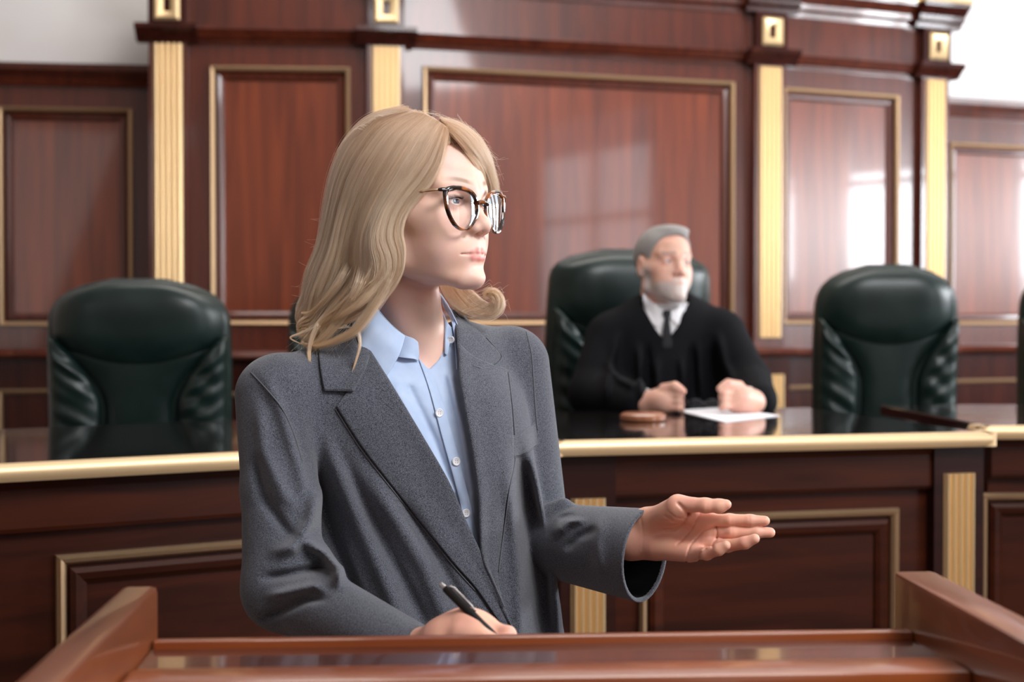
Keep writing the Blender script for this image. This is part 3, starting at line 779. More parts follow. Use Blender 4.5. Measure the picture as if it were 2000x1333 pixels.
for sg in (-1,1):
    b=MB()
    for k_ in range(17):
        a_=k_/16; xl=.0215+.0225*a_; zz=.0012+.0022*math.sin(a_*math.pi)-.0006*a_; yy=.0665+math.sqrt(max(0,.0140**2-(xl-.032)**2-zz*zz))
        b.tube([HC+HR@np.array((sg*xl,yy-.0005,zz)),HC+HR@np.array((sg*(xl+.002*(a_-.4)),yy+.0030,zz+.0005)),HC+HR@np.array((sg*(xl+.004*(a_-.4)),yy+.0055,zz+.0028))],[.00035,.00025,.0001],5)
    b.tube([HC+HR@np.array((sg*(.0215+.0225*a_),.0665+math.sqrt(max(0,.0139**2-(.0215+.0225*a_-.032)**2))-.0003,.0010+.0022*math.sin(a_*math.pi)-.0006*a_)) for a_ in np.linspace(0,1,12)],.0005,6)
    b.build('eyelashes',M['lash'],WOMAN)
# --- cloth materials
m,nt,b=nodes('grey wool')
tc=nt.nodes.new('ShaderNodeTexCoord')
nz=nt.nodes.new('ShaderNodeTexNoise');nz.inputs['Scale'].default_value=900;nz.inputs['Detail'].default_value=5;nz.inputs['Roughness'].default_value=.7
n2=nt.nodes.new('ShaderNodeTexNoise');n2.inputs['Scale'].default_value=25;n2.inputs['Detail'].default_value=4
for q in (nz,n2): nt.links.new(tc.outputs['Object'],q.inputs['Vector'])
rp=nt.nodes.new('ShaderNodeValToRGB');e=rp.color_ramp.elements;e[0].position=.38;e[0].color=(.012,.013,.017,1);e[1].position=.66;e[1].color=(.155,.164,.20,1)
nt.links.new(nz.outputs['Fac'],rp.inputs[0])
mx=nt.nodes.new('ShaderNodeMix');mx.data_type='RGBA';mx.blend_type='MULTIPLY';mx.inputs[0].default_value=.45;nt.links.new(rp.outputs[0],mx.inputs[6]);nt.links.new(n2.outputs['Color'],mx.inputs[7])
nt.links.new(rp.outputs[0],b.inputs['Base Color']);setp(b,Roughness=.95,Sheen_Weight=.25,Sheen_Roughness=.5,Specular_IOR_Level=.15)
bump(nt,b,nz.outputs['Fac'],.5,.0012);M['wool']=m
m,nt,b=nodes('blue cotton');noise_mix(nt,b,lin(166,184,212),lin(176,193,219),40);setp(b,Roughness=.75,Sheen_Weight=.15,Specular_IOR_Level=.3);M['cotton']=m
M['stitch']=plain('stitching',(.10,.105,.12),.9)
M['button']=plain('white shirt button',(.75,.75,.78),.3)
M['lining']=plain('black lining',(.002,.002,.003),.8,0,Specular_IOR_Level=.1)
v,q=sdf_mesh('b',blazer,*bx3([w3((440,600,1.7)),w3((1300,1250,2.15)),np.array([-.35,1.45,.78]),np.array([.25,2.2,1.4])],.03),.003 if HIQ else .005)
v2,q2=sdf_mesh('b2',cuff,*bx3([w3((1050,960,2.05)),w3((1300,1200,1.75))],.03),.0017)
me=mesh_quads('blazer',np.concatenate([v,v2]),np.concatenate([q,q2+len(v)])); BLZ=link('blazer',me,WOMAN,[M['wool'],M['lining']])
P_=v2.astype(f32); ins=(foreL(P_)-folds(P_,SLV,2.05)<-.0045)&(((P_-WL_.astype(f32))@CN.astype(f32))<-.004); fi=ins[q2].all(1)
mi=np.zeros(len(me.polygons),np.int32); mi[len(q):len(q)+len(q2)]=fi[:len(me.polygons)-len(q)]; me.polygons.foreach_set('material_index',mi)
print('blazer',len(v),_t.time()-_t0)
v,q=sdf_mesh('s',shirt,*bx3([w3((660,560,1.80)),w3((960,1120,2.0))],.02),.0022 if HIQ else .004,cut=lambda v:(lambda p:(p[2]<2.06)&(polysd(p[0],p[1],[(x_,y_) for x_,y_ in VPOLY])<45))(toPX(v)))
me=mesh_quads('shirt',v,q); SHT=link('shirt',me,WOMAN,M['cotton'])
print('shirt',len(v),_t.time()-_t0)
# --- loft laid over a surface, seen as two edge curves in picture columns/rows
def overlay(name,parent,mat,E0,E1,surf,off,n=60,m=14,thick=.003,d0=1.5,solid=True,bulge=0):
    """E0,E1: edge polylines; off(t,s)-> metres above surface"""
    A=cr(E0,n);B=cr(E1,n); s=np.linspace(0,1,m); G=A[:,None]*(1-s[None,:,None])+B[:,None]*s[None,:,None]
    px=G[...,0].ravel();py=G[...,1].ravel(); d=trace(surf,px,py,d0); 
    if np.isnan(d).any():
        ok=~np.isnan(d); idx=np.where(~ok)[0]
        for i in idx:
            j=np.argmin(np.where(ok,(px-px[i])**2+(py-py[i])**2,1e12)); d[i]=d[j]
    D=d.reshape(n,m)
    for _ in range(2): D[1:-1]=(D[:-2]+2*D[1:-1]+D[2:])/4
    T,S=np.meshgrid(np.linspace(0,1,n),s,indexing='ij'); D=D-off(T,S)
    v=W(G[...,0].ravel(),G[...,1].ravel(),D.ravel())
    f=[(i*m+j,(i+1)*m+j,(i+1)*m+j+1,i*m+j+1) for i in range(n-1) for j in range(m-1)]
    me=mesh_np(name,v,f); o=link(name,me,parent,mat)
    if solid:
        md=o.modifiers.new('s','SOLIDIFY');md.thickness=thick;md.offset=-1 if False else 0
    md=o.modifiers.new('sub','SUBSURF');md.levels=1;md.render_levels=1
    return o,A,B
nof=lambda P:closed(P,True)
rollL=lambda T,S:.004+.007*np.exp(-(S/.22)**2)+.002*np.sin(S*math.pi)
# her right lapel (picture left)
l1,A,B=overlay('lapel',BLZ,M['wool'],[(712,668),(735,702),(764,748),(818,838),(876,938),(913,1022),(936,1072),(950,1110),(985,1190),(1008,1238)],
   [(716,722),(690,757),(662,789),(657,795),(657,795),(657,795),(662,803),(706,872),(770,955),(838,1040),(890,1105),(930,1150),(975,1215),(1000,1240)],nof,rollL,80,18,.0035)
# collar picture left
c1,_,_=overlay('collar',BLZ,M['wool'],[(706,640),(712,668),(722,690),(714,722),(693,760),(691,763),(691,763)],[(618,645),(622,690),(626,725),(632,758),(633,762),(633,762)],nof,lambda T,S:.006+.006*np.exp(-(S/.25)**2),34,16,.0035)
# her left lapel (picture right)
l2,_,_=overlay('lapel',BLZ,M['wool'],[(892,668),(896,700),(897,733),(910,812),(923,886),(934,970),(937,1033),(942,1092),(962,1140),(982,1186)],
   [(941,723),(985,722),(989,724),(989,726),(991,734),(999,812),(1002,896),(991,959),(981,1033),(970,1117),(976,1160),(984,1188)],nof,lambda T,S:rollL(T,S)+.003,80,18,.0045)
c2,_,_=overlay('collar',BLZ,M['wool'],[(872,600),(884,622),(890,640),(893,670),(900,705),(941,723)],[(900,612),(926,639),(950,664),(976,691),(974,704),(960,716)],nof,lambda T,S:.006+.006*np.exp(-(S/.25)**2),34,14,.0035)
# breast pocket welt
pk,_,_=overlay('breast_pocket',BLZ,M['wool'],[(1000,854),(1020,846),(1044,826)],[(1002,893),(1024,886),(1050,868)],nof,lambda T,S:.0055-.002*S,20,8,.003)
# stitched seams as fine raised cords
def cord(name,parent,mat,pl,r,off,surf=nof,n=60):
    A=cr(pl,n); d=trace(surf,A[:,0],A[:,1],1.5); d=np.where(np.isnan(d),np.nanmean(d),d)-off
    return MB().tube(W(A[:,0],A[:,1],d),r,6).build(name,mat,parent,smooth=True)
for pl_1 in ([(1000,853),(1020,845),(1044,825)],[(1002,894),(1024,887),(1050,869)],[(993,728),(1003,812),(1006,896),(995,959),(985,1033),(974,1117)],[(655,799),(704,876),(768,959),(836,1044),(888,1109),(928,1154)],[(941,726),(985,725)],[(950,660),(978,692),(976,706),(962,718)]): cord('edge_stitching',BLZ,M['stitch'],pl_1,.0009,.0012)
cord('sleeve_seam',BLZ,M['stitch'],[(490,728),(520,760),(552,800),(575,850),(590,900)],.0009,.0005)
cord('sleeve_seam',BLZ,M['stitch'],[(1028,648),(1038,690),(1042,740),(1046,800),(1050,840)],.0009,.0005)
# --- shirt placket, collar leaves, stand, buttons
pl_,A,B=overlay('placket',SHT,M['cotton'],[(817,700),(838,760),(862,850),(887,940),(905,1010),(925,1075)],[(838,723),(866,790),(887,860),(908,940),(925,1010),(940,1075)],shirt,lambda T,S:.0022+0*T,60,8,.0012)
def strip(name,parent,mat,rows_,thick=.0012,nn=30,mm=10,sub=1):
    """loft through rows of explicit (col,row,distance) points"""
    rows=[[(a,b,c) if c>1 else (a,b,float(np.nan_to_num(trace(lambda P:shirt(P,False),np.array([a*1.]),np.array([b*1.]),1.6)[0],nan=1.95))-c) for a,b,c in rr] for rr in rows_]
    R_=[cr(r,mm) for r in rows]; R_=np.stack(R_,0); G=np.stack([cr(R_[:,j],nn) for j in range(mm)],1)
    v=W(G[...,0].ravel(),G[...,1].ravel(),G[...,2].ravel())
    f=[(i*mm+j,(i+1)*mm+j,(i+1)*mm+j+1,i*mm+j+1) for i in range(nn-1) for j in range(mm-1)]
    o=link(name,mesh_np(name,v,f),parent,mat)
    if thick: md=o.modifiers.new('s','SOLIDIFY');md.thickness=thick;md.offset=0
    if sub: md=o.modifiers.new('sub','SUBSURF');md.levels=1;md.render_levels=1
    return o
# near leaf: rows go from the top fold down to the free edge
strip('collar',SHT,M['cotton'],[
  [(700,560,1.955),(722,585,1.885),(742,612,1.868),(768,640,1.862),(792,657,1.868)],
  [(694,585,1.945),(712,612,1.872),(735,645,1.855),(762,675,1.851),(782,690,1.858)],
  [(690,610,1.94),(702,640,1.868),(722,675,1.850),(748,705,1.847),(768,716,1.853)],
  [(688,635,1.94),(696,660,1.866),(712,690,1.848),(738,724,1.845),(756,735,1.850)]],.0014)
# near stand with its buttonhole tab
strip('collar_stand',SHT,M['cotton'],[
  [(735,600,1.88),(760,630,1.874),(790,655,1.874),(806,660,1.880),(817,669,1.886)],
  [(738,640,1.885),(765,668,1.874),(792,686,1.874),(808,692,1.880),(819,692,1.886)],
  [(742,670,1.885),(768,695,1.874),(795,700,1.872),(810,702,1.878),(817,706,1.884)]],.0012)
# far leaf and stand
strip('collar',SHT,M['cotton'],[
  [(850,566,1.985),(864,582,1.965),(880,606,.012),(893,632,.013),(899,650,.012)],
  [(858,572,1.985),(872,592,1.965),(886,620,.011),(896,650,.012),(900,675,.011)],
  [(866,600,1.985),(880,622,.010),(886,650,.011),(890,690,.010),(892,725,.008)]],.0014)
strip('collar_stand',SHT,M['cotton'],[
  [(848,572,1.985),(856,590,1.97),(870,622,.008),(881,640,.008),(893,642,.009)],
  [(850,600,1.985),(860,625,1.97),(868,650,.006),(874,664,.006),(880,668,.007)],
  [(852,640,1.985),(862,680,1.97),(868,690,.004),(872,694,.004),(875,690,.005)]],.0012)
def button(px,py,parent,r=.0058,surf=shirt,off=.0042,nrm=None,d=None):
    if d is None: d=float(trace(surf,np.array([px]),np.array([py]),1.5)[0])-off
    p=W(px,py,d); b=MB(); bm=b.bm; k=20
    b.lathe([(.0001,-.0008),(r*.9,-.0008),(r,0),(r,.0007),(r*.86,.0013),(r*.72,.0009),(.0001,.0008)],n=k)
    nv=Vector(nrm if nrm is not None else (.45,-.89,.05)).normalized()
    Mx=Matrix.Translation(p)@nv.to_track_quat('Z','Y').to_matrix().to_4x4()
    o=b.build('button',M['button'],parent,smooth=True,M=Mx,sharp=50)
    h=MB()
    for a in range(4):
        c=(.0014*(1 if a%2 else -1),.0014*(1 if a//2 else -1),.0006); h.lathe([(.0005,0),(.0005,.0004)],c,8)
    h.build('button_hole',M['stitch'],o,M=Mx); return o
for x_,y_ in ((858,807),(891,902),(910,1003)): button(x_,y_,SHT)
button(881,664,SHT,.005,off=.012,nrm=(-.3,-.9,0))
# trousers and shoes below the jacket, standing on the floor
M['trouser']=plain('dark grey trousers',(.03,.03,.035),.9); M['shoe']=plain('black shoe leather',(.01,.01,.01),.3)
hipc=w3((835,1230,1.94)); hipc[2]=.86
def trous(P):
    f=None
    for s_ in (-1,1):
        a=hipc+bL*.075*s_; k=hipc+bL*.085*s_+bF*.02; k[2]=.50; an=hipc+bL*.09*s_; an[2]=.06
        c=chain(P,[a,k,an],[.085,.062,.055],.03); f=c if f is None else smin(f,c,.02)
    return smax(f,(f32(.03)-P[:,2]),.005)
v,q=sdf_mesh('t',trous,hipc+(-.25,-.25,-.86),hipc+(.25,.25,.1),.012); link('trousers',mesh_quads('trousers',v,q),WOMAN,M['trouser'])
for s_ in (-1,1):
    a=hipc+bL*.09*s_; a[2]=.035; tt=a+bF*.15; tt[2]=.028
    fn=lambda P:smax(cap(P,a,tt,.035,.028),-P[:,2]+.001,.003)
    v,q=sdf_mesh('h',fn,*bx3([a,tt],.06),.007); link('shoe',mesh_quads('shoe',v,q),WOMAN,M['shoe'])
# ---------------- eyeglasses
def tort():
    m,nt,b=nodes('tortoiseshell');nz,rp,mp=noise_mix(nt,b,(.012,.005,.003),(.34,.10,.02),60,(1,1,1),2,(.52,.72))
    setp(b,Roughness=.08,Coat_Weight=1.0,Coat_Roughness=.03);return m
M['tortoise']=tort(); M['gold_wire']=plain('thin gold temple',(.75,.55,.35),.2,1.0)
m=bpy.data.materials.new('lens glass');m.use_nodes=True;nt=m.node_tree;nt.nodes.clear()
o_=nt.nodes.new('ShaderNodeOutputMaterial');mxs=nt.nodes.new('ShaderNodeMixShader');tr=nt.nodes.new('ShaderNodeBsdfTransparent');gl=nt.nodes.new('ShaderNodeBsdfGlossy');fr=nt.nodes.new('ShaderNodeFresnel')
fr.inputs[0].default_value=1.26;gl.inputs['Roughness'].default_value=.01;nt.links.new(fr.outputs[0],mxs.inputs[0]);nt.links.new(tr.outputs[0],mxs.inputs[1]);nt.links.new(gl.outputs[0],mxs.inputs[2]);nt.links.new(mxs.outputs[0],o_.inputs[0]);M['lens']=m
def Lp(p): return HC+HR@np.asarray(p,float)
GL=empty('eyeglasses',tuple(Lp((0,.1,0))),0,'cat-eye tortoiseshell eyeglasses with gold temples worn by the blond woman','glasses')
def gpart(mb,name,mat,parent=None,**k):
    o=mb.build(name,mat,None,**k); o.parent=parent or GL
    inv=Matrix.Translation(-Vector(Lp((0,.1,0)))) ; o.data.transform(inv) if (parent is None) else o.data.transform(inv); return o
OUT=[(u*1.0,v*.93-.0085) for u,v in [(.0095,-.003),(.0105,.006),(.0155,.0150),(.0255,.0215),(.040,.0240),(.0545,.0228),(.0635,.0185),(.0642,.009),(.0625,-.004),(.0575,-.0175),(.0490,-.0285),(.0385,-.0330),(.0275,-.0305),(.0180,-.0215),(.0115,-.0115)]]
def yl(u): return .0960-.0022*(u/.03)**2-.0
oc=np.array(OUT);ncv=72
def closedcr(P,n):
    m_=len(P); t=np.linspace(0,m_,n,endpoint=False);i=t.astype(int);u=(t-i)[:,None];g=lambda k:P[k%m_]
    p0,p1,p2,p3=g(i-1),g(i),g(i+1),g(i+2);return .5*((2*p1)+(-p0+p2)*u+(2*p0-5*p1+4*p2-p3)*u*u+(-p0+3*p1-3*p2+p3)*u**3)
oc=closedcr(oc,ncv); ctr=oc.mean(0)
rim=MB();
for sgn in (-1,1):
    ring=[]
    for k in range(ncv):
        u,v_=oc[k]; t=oc[(k+1)%ncv]-oc[k-1]; t/=np.linalg.norm(t); n_=np.array([t[1],-t[0]]); 
        if np.dot(n_,oc[k]-ctr)<0:n_=-n_
        wd=.0014+.0016*max(0,(v_+.008)/.022)+.0006*(u>.05)
        pr=[(-wd,-.0016),(-wd*.6,.0012),(wd*.6,.0012),(wd,-.0004),(wd,-.0034),(-wd,-.0034)]
        ring.append([rim.bm.verts.new(Lp((sgn*(u+n_[0]*a),yl(u)+b_,v_+n_[1]*a))) for a,b_ in pr])
    for k in range(ncv):
        A,Bq=ring[k],ring[(k+1)%ncv]
        for j in range(6): rim.bm.faces.new((A[j],A[(j+1)%6],Bq[(j+1)%6],Bq[j]))
# bridge and end pieces
bp=[Lp((x_,.0970+.001*(1-abs(x_)/.01),-.0035+.002*(1-(x_/.01)**2))) for x_ in np.linspace(-.0105,.0105,9)]; rim.tube(bp,.0030,10)
for sgn in (-1,1):
    rim.tube([Lp((sgn*.0610,yl(.0610)-.001,.0100)),Lp((sgn*.0665,yl(.0665)-.001,.0105)),Lp((sgn*.0695,.0835,.0105)),Lp((sgn*.0702,.0785,.0105))],[.0026,.0030,.0028,.0022],10)
gpart(rim,'frame',M['tortoise'],smooth=True,sharp=55)
for sgn in (-1,1):
    ln=MB(); m_=10; cen=ln.bm.verts.new(Lp((sgn*ctr[0],yl(ctr[0])-.0014+.0022,ctr[1]))); prev=None;first=None
    rings=[]
    for j in range(1,m_+1):
        s_=j/m_; rings.append([ln.bm.verts.new(Lp((sgn*(ctr[0]+(u-ctr[0])*s_),yl(ctr[0]+(u-ctr[0])*s_)-.0014+.0022*(1-s_*s_),ctr[1]+(v_-ctr[1])*s_))) for u,v_ in oc])
    for k in range(ncv): ln.bm.faces.new((cen,rings[0][k],rings[0][(k+1)%ncv]))
    for a,b_ in zip(rings,rings[1:]):
        for k in range(ncv): ln.bm.faces.new((a[k],b_[k],b_[(k+1)%ncv],a[(k+1)%ncv]))
    gpart(ln,'lens',M['lens'],smooth=True)
    gpart(MB().tube([Lp((sgn*.0702,.079,.0105)),Lp((sgn*.0735,.04,.0100)),Lp((sgn*.0745,-.005,.0085)),Lp((sgn*.073,-.022,.001)),Lp((sgn*.071,-.034,-.015))],[.0014,.0012,.0013,.0018,.0020],8,flat=1.3),'temple',M['gold_wire'],smooth=True)
    gpart(MB().tube([Lp((sgn*.010,.0930,-.012)),Lp((sgn*.0085,.0880,-.0125)),Lp((sgn*.0090,.0850,-.016))],[.0008,.0012,.0022],8),'nose_pad',M['gold_wire'],smooth=True)
# ---------------- pen
pa=w3((864,1144,1.52));pb=w3((1003,1282,1.478)); pa=np.array(pa);pb=np.array(pb)
PEN=empty('pen',tuple(pb),0,'slim black metal ballpoint pen in the woman’s right hand','pen')
def ppart(mb,name,mat): o=mb.build(name,mat,PEN,smooth=True,sharp=50,M=Matrix.Translation(-Vector(pb))); return o
dv_=(pb-pa)/np.linalg.norm(pb-pa); Lp_=np.linalg.norm(pb-pa)
at=lambda s:pa+dv_*s
M['pen']=plain('black pen barrel',(.02,.017,.016),.28,.6);M['chrome']=plain('polished steel',(.8,.78,.78),.18,1.0)
ppart(MB().tube([at(.004),at(.006),at(.06),at(Lp_-.022),at(Lp_-.004)],[.0036,.0044,.0048,.0046,.0014],16),'barrel',M['pen'])
ppart(MB().tube([at(-.003),at(-.0025),at(.004)],[.0018,.0024,.0024],12),'push_button',M['chrome'])
up_=np.cross(dv_,np.array([0,1,0.]));up_/=np.linalg.norm(up_)
if up_[2]<0: up_=-up_
ppart(MB().tube([at(.007)+up_*.0045,at(.012)+up_*.0068,at(.040)+up_*.0066,at(.045)+up_*.0052,at(.047)+up_*.0062],[.0012,.0014,.0012,.0011,.0014],8),'clip',M['chrome'])
print('woman',_t.time()-_t0)
# ---------------- her hair
_t1=_t.time()
def hairmat(name,c0,c1,c2,rough=.32):
    m=bpy.data.materials.new(name);m.use_nodes=True;nt=m.node_tree;nt.nodes.clear()
    o=nt.nodes.new('ShaderNodeOutputMaterial');h=nt.nodes.new('ShaderNodeBsdfHairPrincipled');h.parametrization='COLOR'
    inf=nt.nodes.new('ShaderNodeAttribute');inf.attribute_name='along'
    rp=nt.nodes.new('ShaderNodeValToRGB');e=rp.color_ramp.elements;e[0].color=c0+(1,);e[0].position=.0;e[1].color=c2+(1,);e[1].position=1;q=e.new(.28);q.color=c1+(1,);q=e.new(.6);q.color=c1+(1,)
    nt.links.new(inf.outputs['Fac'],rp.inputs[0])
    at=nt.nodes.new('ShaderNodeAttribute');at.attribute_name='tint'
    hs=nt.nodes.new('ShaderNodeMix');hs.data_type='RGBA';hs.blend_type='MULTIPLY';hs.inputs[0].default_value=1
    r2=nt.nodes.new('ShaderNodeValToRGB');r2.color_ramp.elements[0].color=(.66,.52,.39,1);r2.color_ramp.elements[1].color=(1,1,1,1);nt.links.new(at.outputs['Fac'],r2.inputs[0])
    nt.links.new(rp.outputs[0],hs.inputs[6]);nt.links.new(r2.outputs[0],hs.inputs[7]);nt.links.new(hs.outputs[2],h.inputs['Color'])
    h.inputs['Roughness'].default_value=rough;h.inputs['Radial Roughness'].default_value=.4;h.inputs['Random Roughness'].default_value=.2;h.inputs['IOR'].default_value=1.5
    df=nt.nodes.new('ShaderNodeBsdfDiffuse');tl=nt.nodes.new('ShaderNodeBsdfTranslucent');d2=nt.nodes.new('ShaderNodeMix');d2.data_type='RGBA';d2.blend_type='MULTIPLY';d2.inputs[0].default_value=1;d2.inputs[7].default_value=(1.0,.94,.86,1)
    nt.links.new(hs.outputs[2],d2.inputs[6]);nt.links.new(d2.outputs[2],df.inputs[0]);nt.links.new(d2.outputs[2],tl.inputs[0])
    m1=nt.nodes.new('ShaderNodeMixShader');m1.inputs[0].default_value=.25;nt.links.new(df.outputs[0],m1.inputs[1]);nt.links.new(tl.outputs[0],m1.inputs[2])
    m2=nt.nodes.new('ShaderNodeMixShader');m2.inputs[0].default_value=.5;nt.links.new(m1.outputs[0],m2.inputs[1]);nt.links.new(h.outputs[0],m2.inputs[2]);nt.links.new(m2.outputs[0],o.inputs[0]);return m
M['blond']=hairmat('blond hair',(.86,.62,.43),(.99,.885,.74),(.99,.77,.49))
M['hair_base']=plain('blond hair base',(.46,.31,.19),.7)
def skull(P,g): 
    L=toL(P,HR,HC); f=ell(L,(0,-.014,.026),(.0735+g,.093+g,.082+g)); return smin(f,ell(L,(0,.020,.034),(.054+g,.060+g,.051+g)),.02)
def hd(px,py,g=.017):
    px=np.asarray(px,float);py=np.asarray(py,float);d=np.full(px.shape,1.7);bd=np.full(px.shape,1.9);bf=np.full(px.shape,9.)
    for _ in range(60):
        f=skull(W(px,py,d).astype(f32),g); m=(f<bf)&(bf>.0); bd=np.where(m,d,bd); bf=np.where(m,f,bf); d=d+np.clip(f,0.0005,.05)*.8
    hit=bf<.001
    # first hit
    d=np.full(px.shape,1.7)
    for _ in range(50): d=d+.85*skull(W(px,py,d).astype(f32),g)
    return np.where(hit,d,bd)
def guide(pts,n=44,g=.017):
    P=[]
    for p in pts:
        d=p[2] if len(p)>2 and p[2] else float(hd(np.array([p[0]]),np.array([p[1]]),g)[0]); P.append((p[0],p[1],d))
    P=np.array(P,float)
    if len(P)>6:
        for _ in range(3): P[1:-1,2]=(P[:-2,2]+2*P[1:-1,2]+P[2:,2])/4
    return cr(P,n)
NEAR=[guide(g) for g in [
 [(874,252),(868,283),(858,322),(838,358),(808,393),(787,424,1.815),(781,455,1.805),(788,486,1.800),(783,518,1.800),(763,549,1.805),(730,583,1.812),(690,618,1.820),(648,646,1.835),(612,662,1.85)],
 [(866,243),(851,272),(830,314),(802,354),(772,394),(755,430,1.812),(750,465,1.80),(759,500,1.797),(755,532,1.797),(730,565,1.802),(692,596,1.812),(655,628,1.825),(628,656,1.838),(604,684,1.85)],
 [(852,234),(824,268),(796,314),(768,360),(742,404),(725,445,1.815),(719,485,1.805),(722,520,1.802),(712,552,1.805),(688,584,1.812),(662,610,1.822),(640,632,1.835),(618,652,1.845),(596,668,1.86)],
 [(832,226),(792,258),(757,308),(728,360),(706,410),(692,455,1.845),(683,500,1.85),(680,540,1.865),(668,578,1.875),(650,605,1.875),(630,628,1.87),(612,642,1.86),(597,650,1.87),(582,660,1.88)],
 [(812,222),(757,248),(716,298),(688,350),(670,405),(658,455,1.86),(648,500,1.86),(636,540,1.865),(622,575,1.87),(610,600,1.88),(600,618,1.885),(596,630,1.89),(598,638,1.89),(606,642,1.89)],
 [(790,219),(722,240),(680,290),(656,345),(643,400),(634,450,1.91),(622,495,1.92),(606,532,1.925),(596,568,1.93),(590,595,1.93),(591,612,1.93),(598,622,1.93),(610,626,1.93),(622,624,1.93)],
 [(800,217,1.92),(735,228,1.94),(692,262,1.95),(664,315,1.96),(650,370,1.97),(645,430,1.97),(640,490,1.975),(632,540,1.975),(628,580,1.975),(630,610,1.975),(640,630,1.975),(655,640,1.97),(670,646,1.97),(690,650,1.97)],
]]
FAR=[guide(g) for g in [
 [(874,254),(892,272),(912,296),(932,322),(947,350,1.905),(953,382,1.93),(940,420,1.985),(925,460,1.995),(910,500,2.0),(895,535,2.0),(885,560,1.99),(885,585,1.975),(900,606,1.96),(925,618,1.95)],
 [(868,243),(898,256),(926,284),(946,316),(956,346,1.92),(960,378,1.94),(952,415,1.985),(936,455,2.0),(918,500,2.005),(900,540,2.0),(888,566,1.99),(890,592,1.97),(908,612,1.955),(935,621,1.945)],
 [(858,233),(895,240),(930,264),(953,300),(964,338,1.94),(970,370,1.95),(962,410,1.99),(944,455,2.005),(924,500,2.01),(904,540,2.005),(892,570,1.99),(894,598,1.97),(914,616,1.955),(945,622,1.945)],
]]
CURL=[guide(g) for g in [
 [(858,556,1.985),(872,585,1.965),(895,606,1.95),(925,619,1.94),(955,623,1.935),(977,612,1.93),(985,592,1.93),(976,573,1.935),(957,566,1.94),(942,572,1.945)],
 [(880,556,1.985),(897,580,1.965),(917,600,1.95),(938,610,1.94),(957,611,1.935),(970,601,1.93),(973,587,1.93),(965,576,1.935),(952,574,1.94),(945,582,1.945)],
 [(905,552,1.985),(918,566,1.97),(932,580,1.955),(943,590,1.948),(955,596,1.94),(963,592,1.936),(964,582,1.936),(957,576,1.94),(950,578,1.944),(948,585,1.946)],
]]
def sheet(guides,n,nclump,seed,lat=3.0,deep=.012,wave=3.0,tend=(.8,1.0),K=32,urange=None,tip=.35,lift=0,spread=9,us=.13,conv=0):
    r=np.random.default_rng(seed); G=np.stack(guides); m=len(G); nK=G.shape[1]
    cu=r.random(nclump)*(m-1); cph=cu*1.5+r.normal(0,.55,nclump); ca=r.normal(0,1,nclump); cd=r.random(nclump); cf=r.uniform(.7,1.5,nclump); ctint=r.random(nclump)
    ci=r.integers(0,nclump,n); u=np.clip(cu[ci]+r.normal(0,us,n),0,m-1-1e-6)
    i=u.astype(int);fu=(u-i)[:,None,None]
    A=G[i];B=G[np.clip(i+1,0,m-1)]; A0=G[np.clip(i-1,0,m-1)];B1=G[np.clip(i+2,0,m-1)]
    S=.5*((2*A)+(-A0+B)*fu+(2*A0-5*A+4*B-B1)*fu**2+(-A0+3*A-3*B+B1)*fu**3)
    te=r.uniform(*tend,n); tt=np.linspace(0,1,K)[None]*te[:,None]*(nK-1); k=np.clip(tt.astype(int),0,nK-2);fk=(tt-k)[...,None]
    rows=np.arange(n)[:,None]; S=S[rows,k]*(1-fk)+S[rows,k+1]*fk
    t=np.linspace(0,1,K)[None]*te[:,None]
    # lateral direction in picture plane
    T=np.gradient(S[...,:2],axis=1); T/= (np.linalg.norm(T,axis=2,keepdims=True)+1e-9); N=np.stack([-T[...,1],T[...,0]],-1)
    on=r.normal(0,1,n)
    own=(on*lat)[:,None]*(1-(1-tip)*np.clip((t-.35)/.6,0,1))+r.normal(0,1.0,n)[:,None]*np.sin(t*9+r.random(n)[:,None]*6)*.8*t
    cl=(ca[ci]*spread*.35)[:,None]*np.clip(t*1.6,0,1)+wave*np.clip((t-.40)*2.2,0,1.1)*np.sin(t*15*(.85+.15*cf[ci][:,None])+cph[ci][:,None])
    S[...,:2]+=N*(own+cl)[...,None]
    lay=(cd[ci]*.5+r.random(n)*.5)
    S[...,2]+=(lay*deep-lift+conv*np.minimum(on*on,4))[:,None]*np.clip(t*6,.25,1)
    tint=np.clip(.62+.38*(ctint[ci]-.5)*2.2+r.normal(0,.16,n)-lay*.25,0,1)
    return S,t,tint
def push(Wp,fns,mar=.003):
    sh=Wp.shape; P=Wp.reshape(-1,3)
    for fn in fns:
        f=fn(P.astype(f32)); mv=np.clip(mar-f,0,.05); dr=(P-CAM); dr/=np.linalg.norm(dr,axis=1,keepdims=True); P=P-dr*mv[:,None]
    return P.reshape(sh)
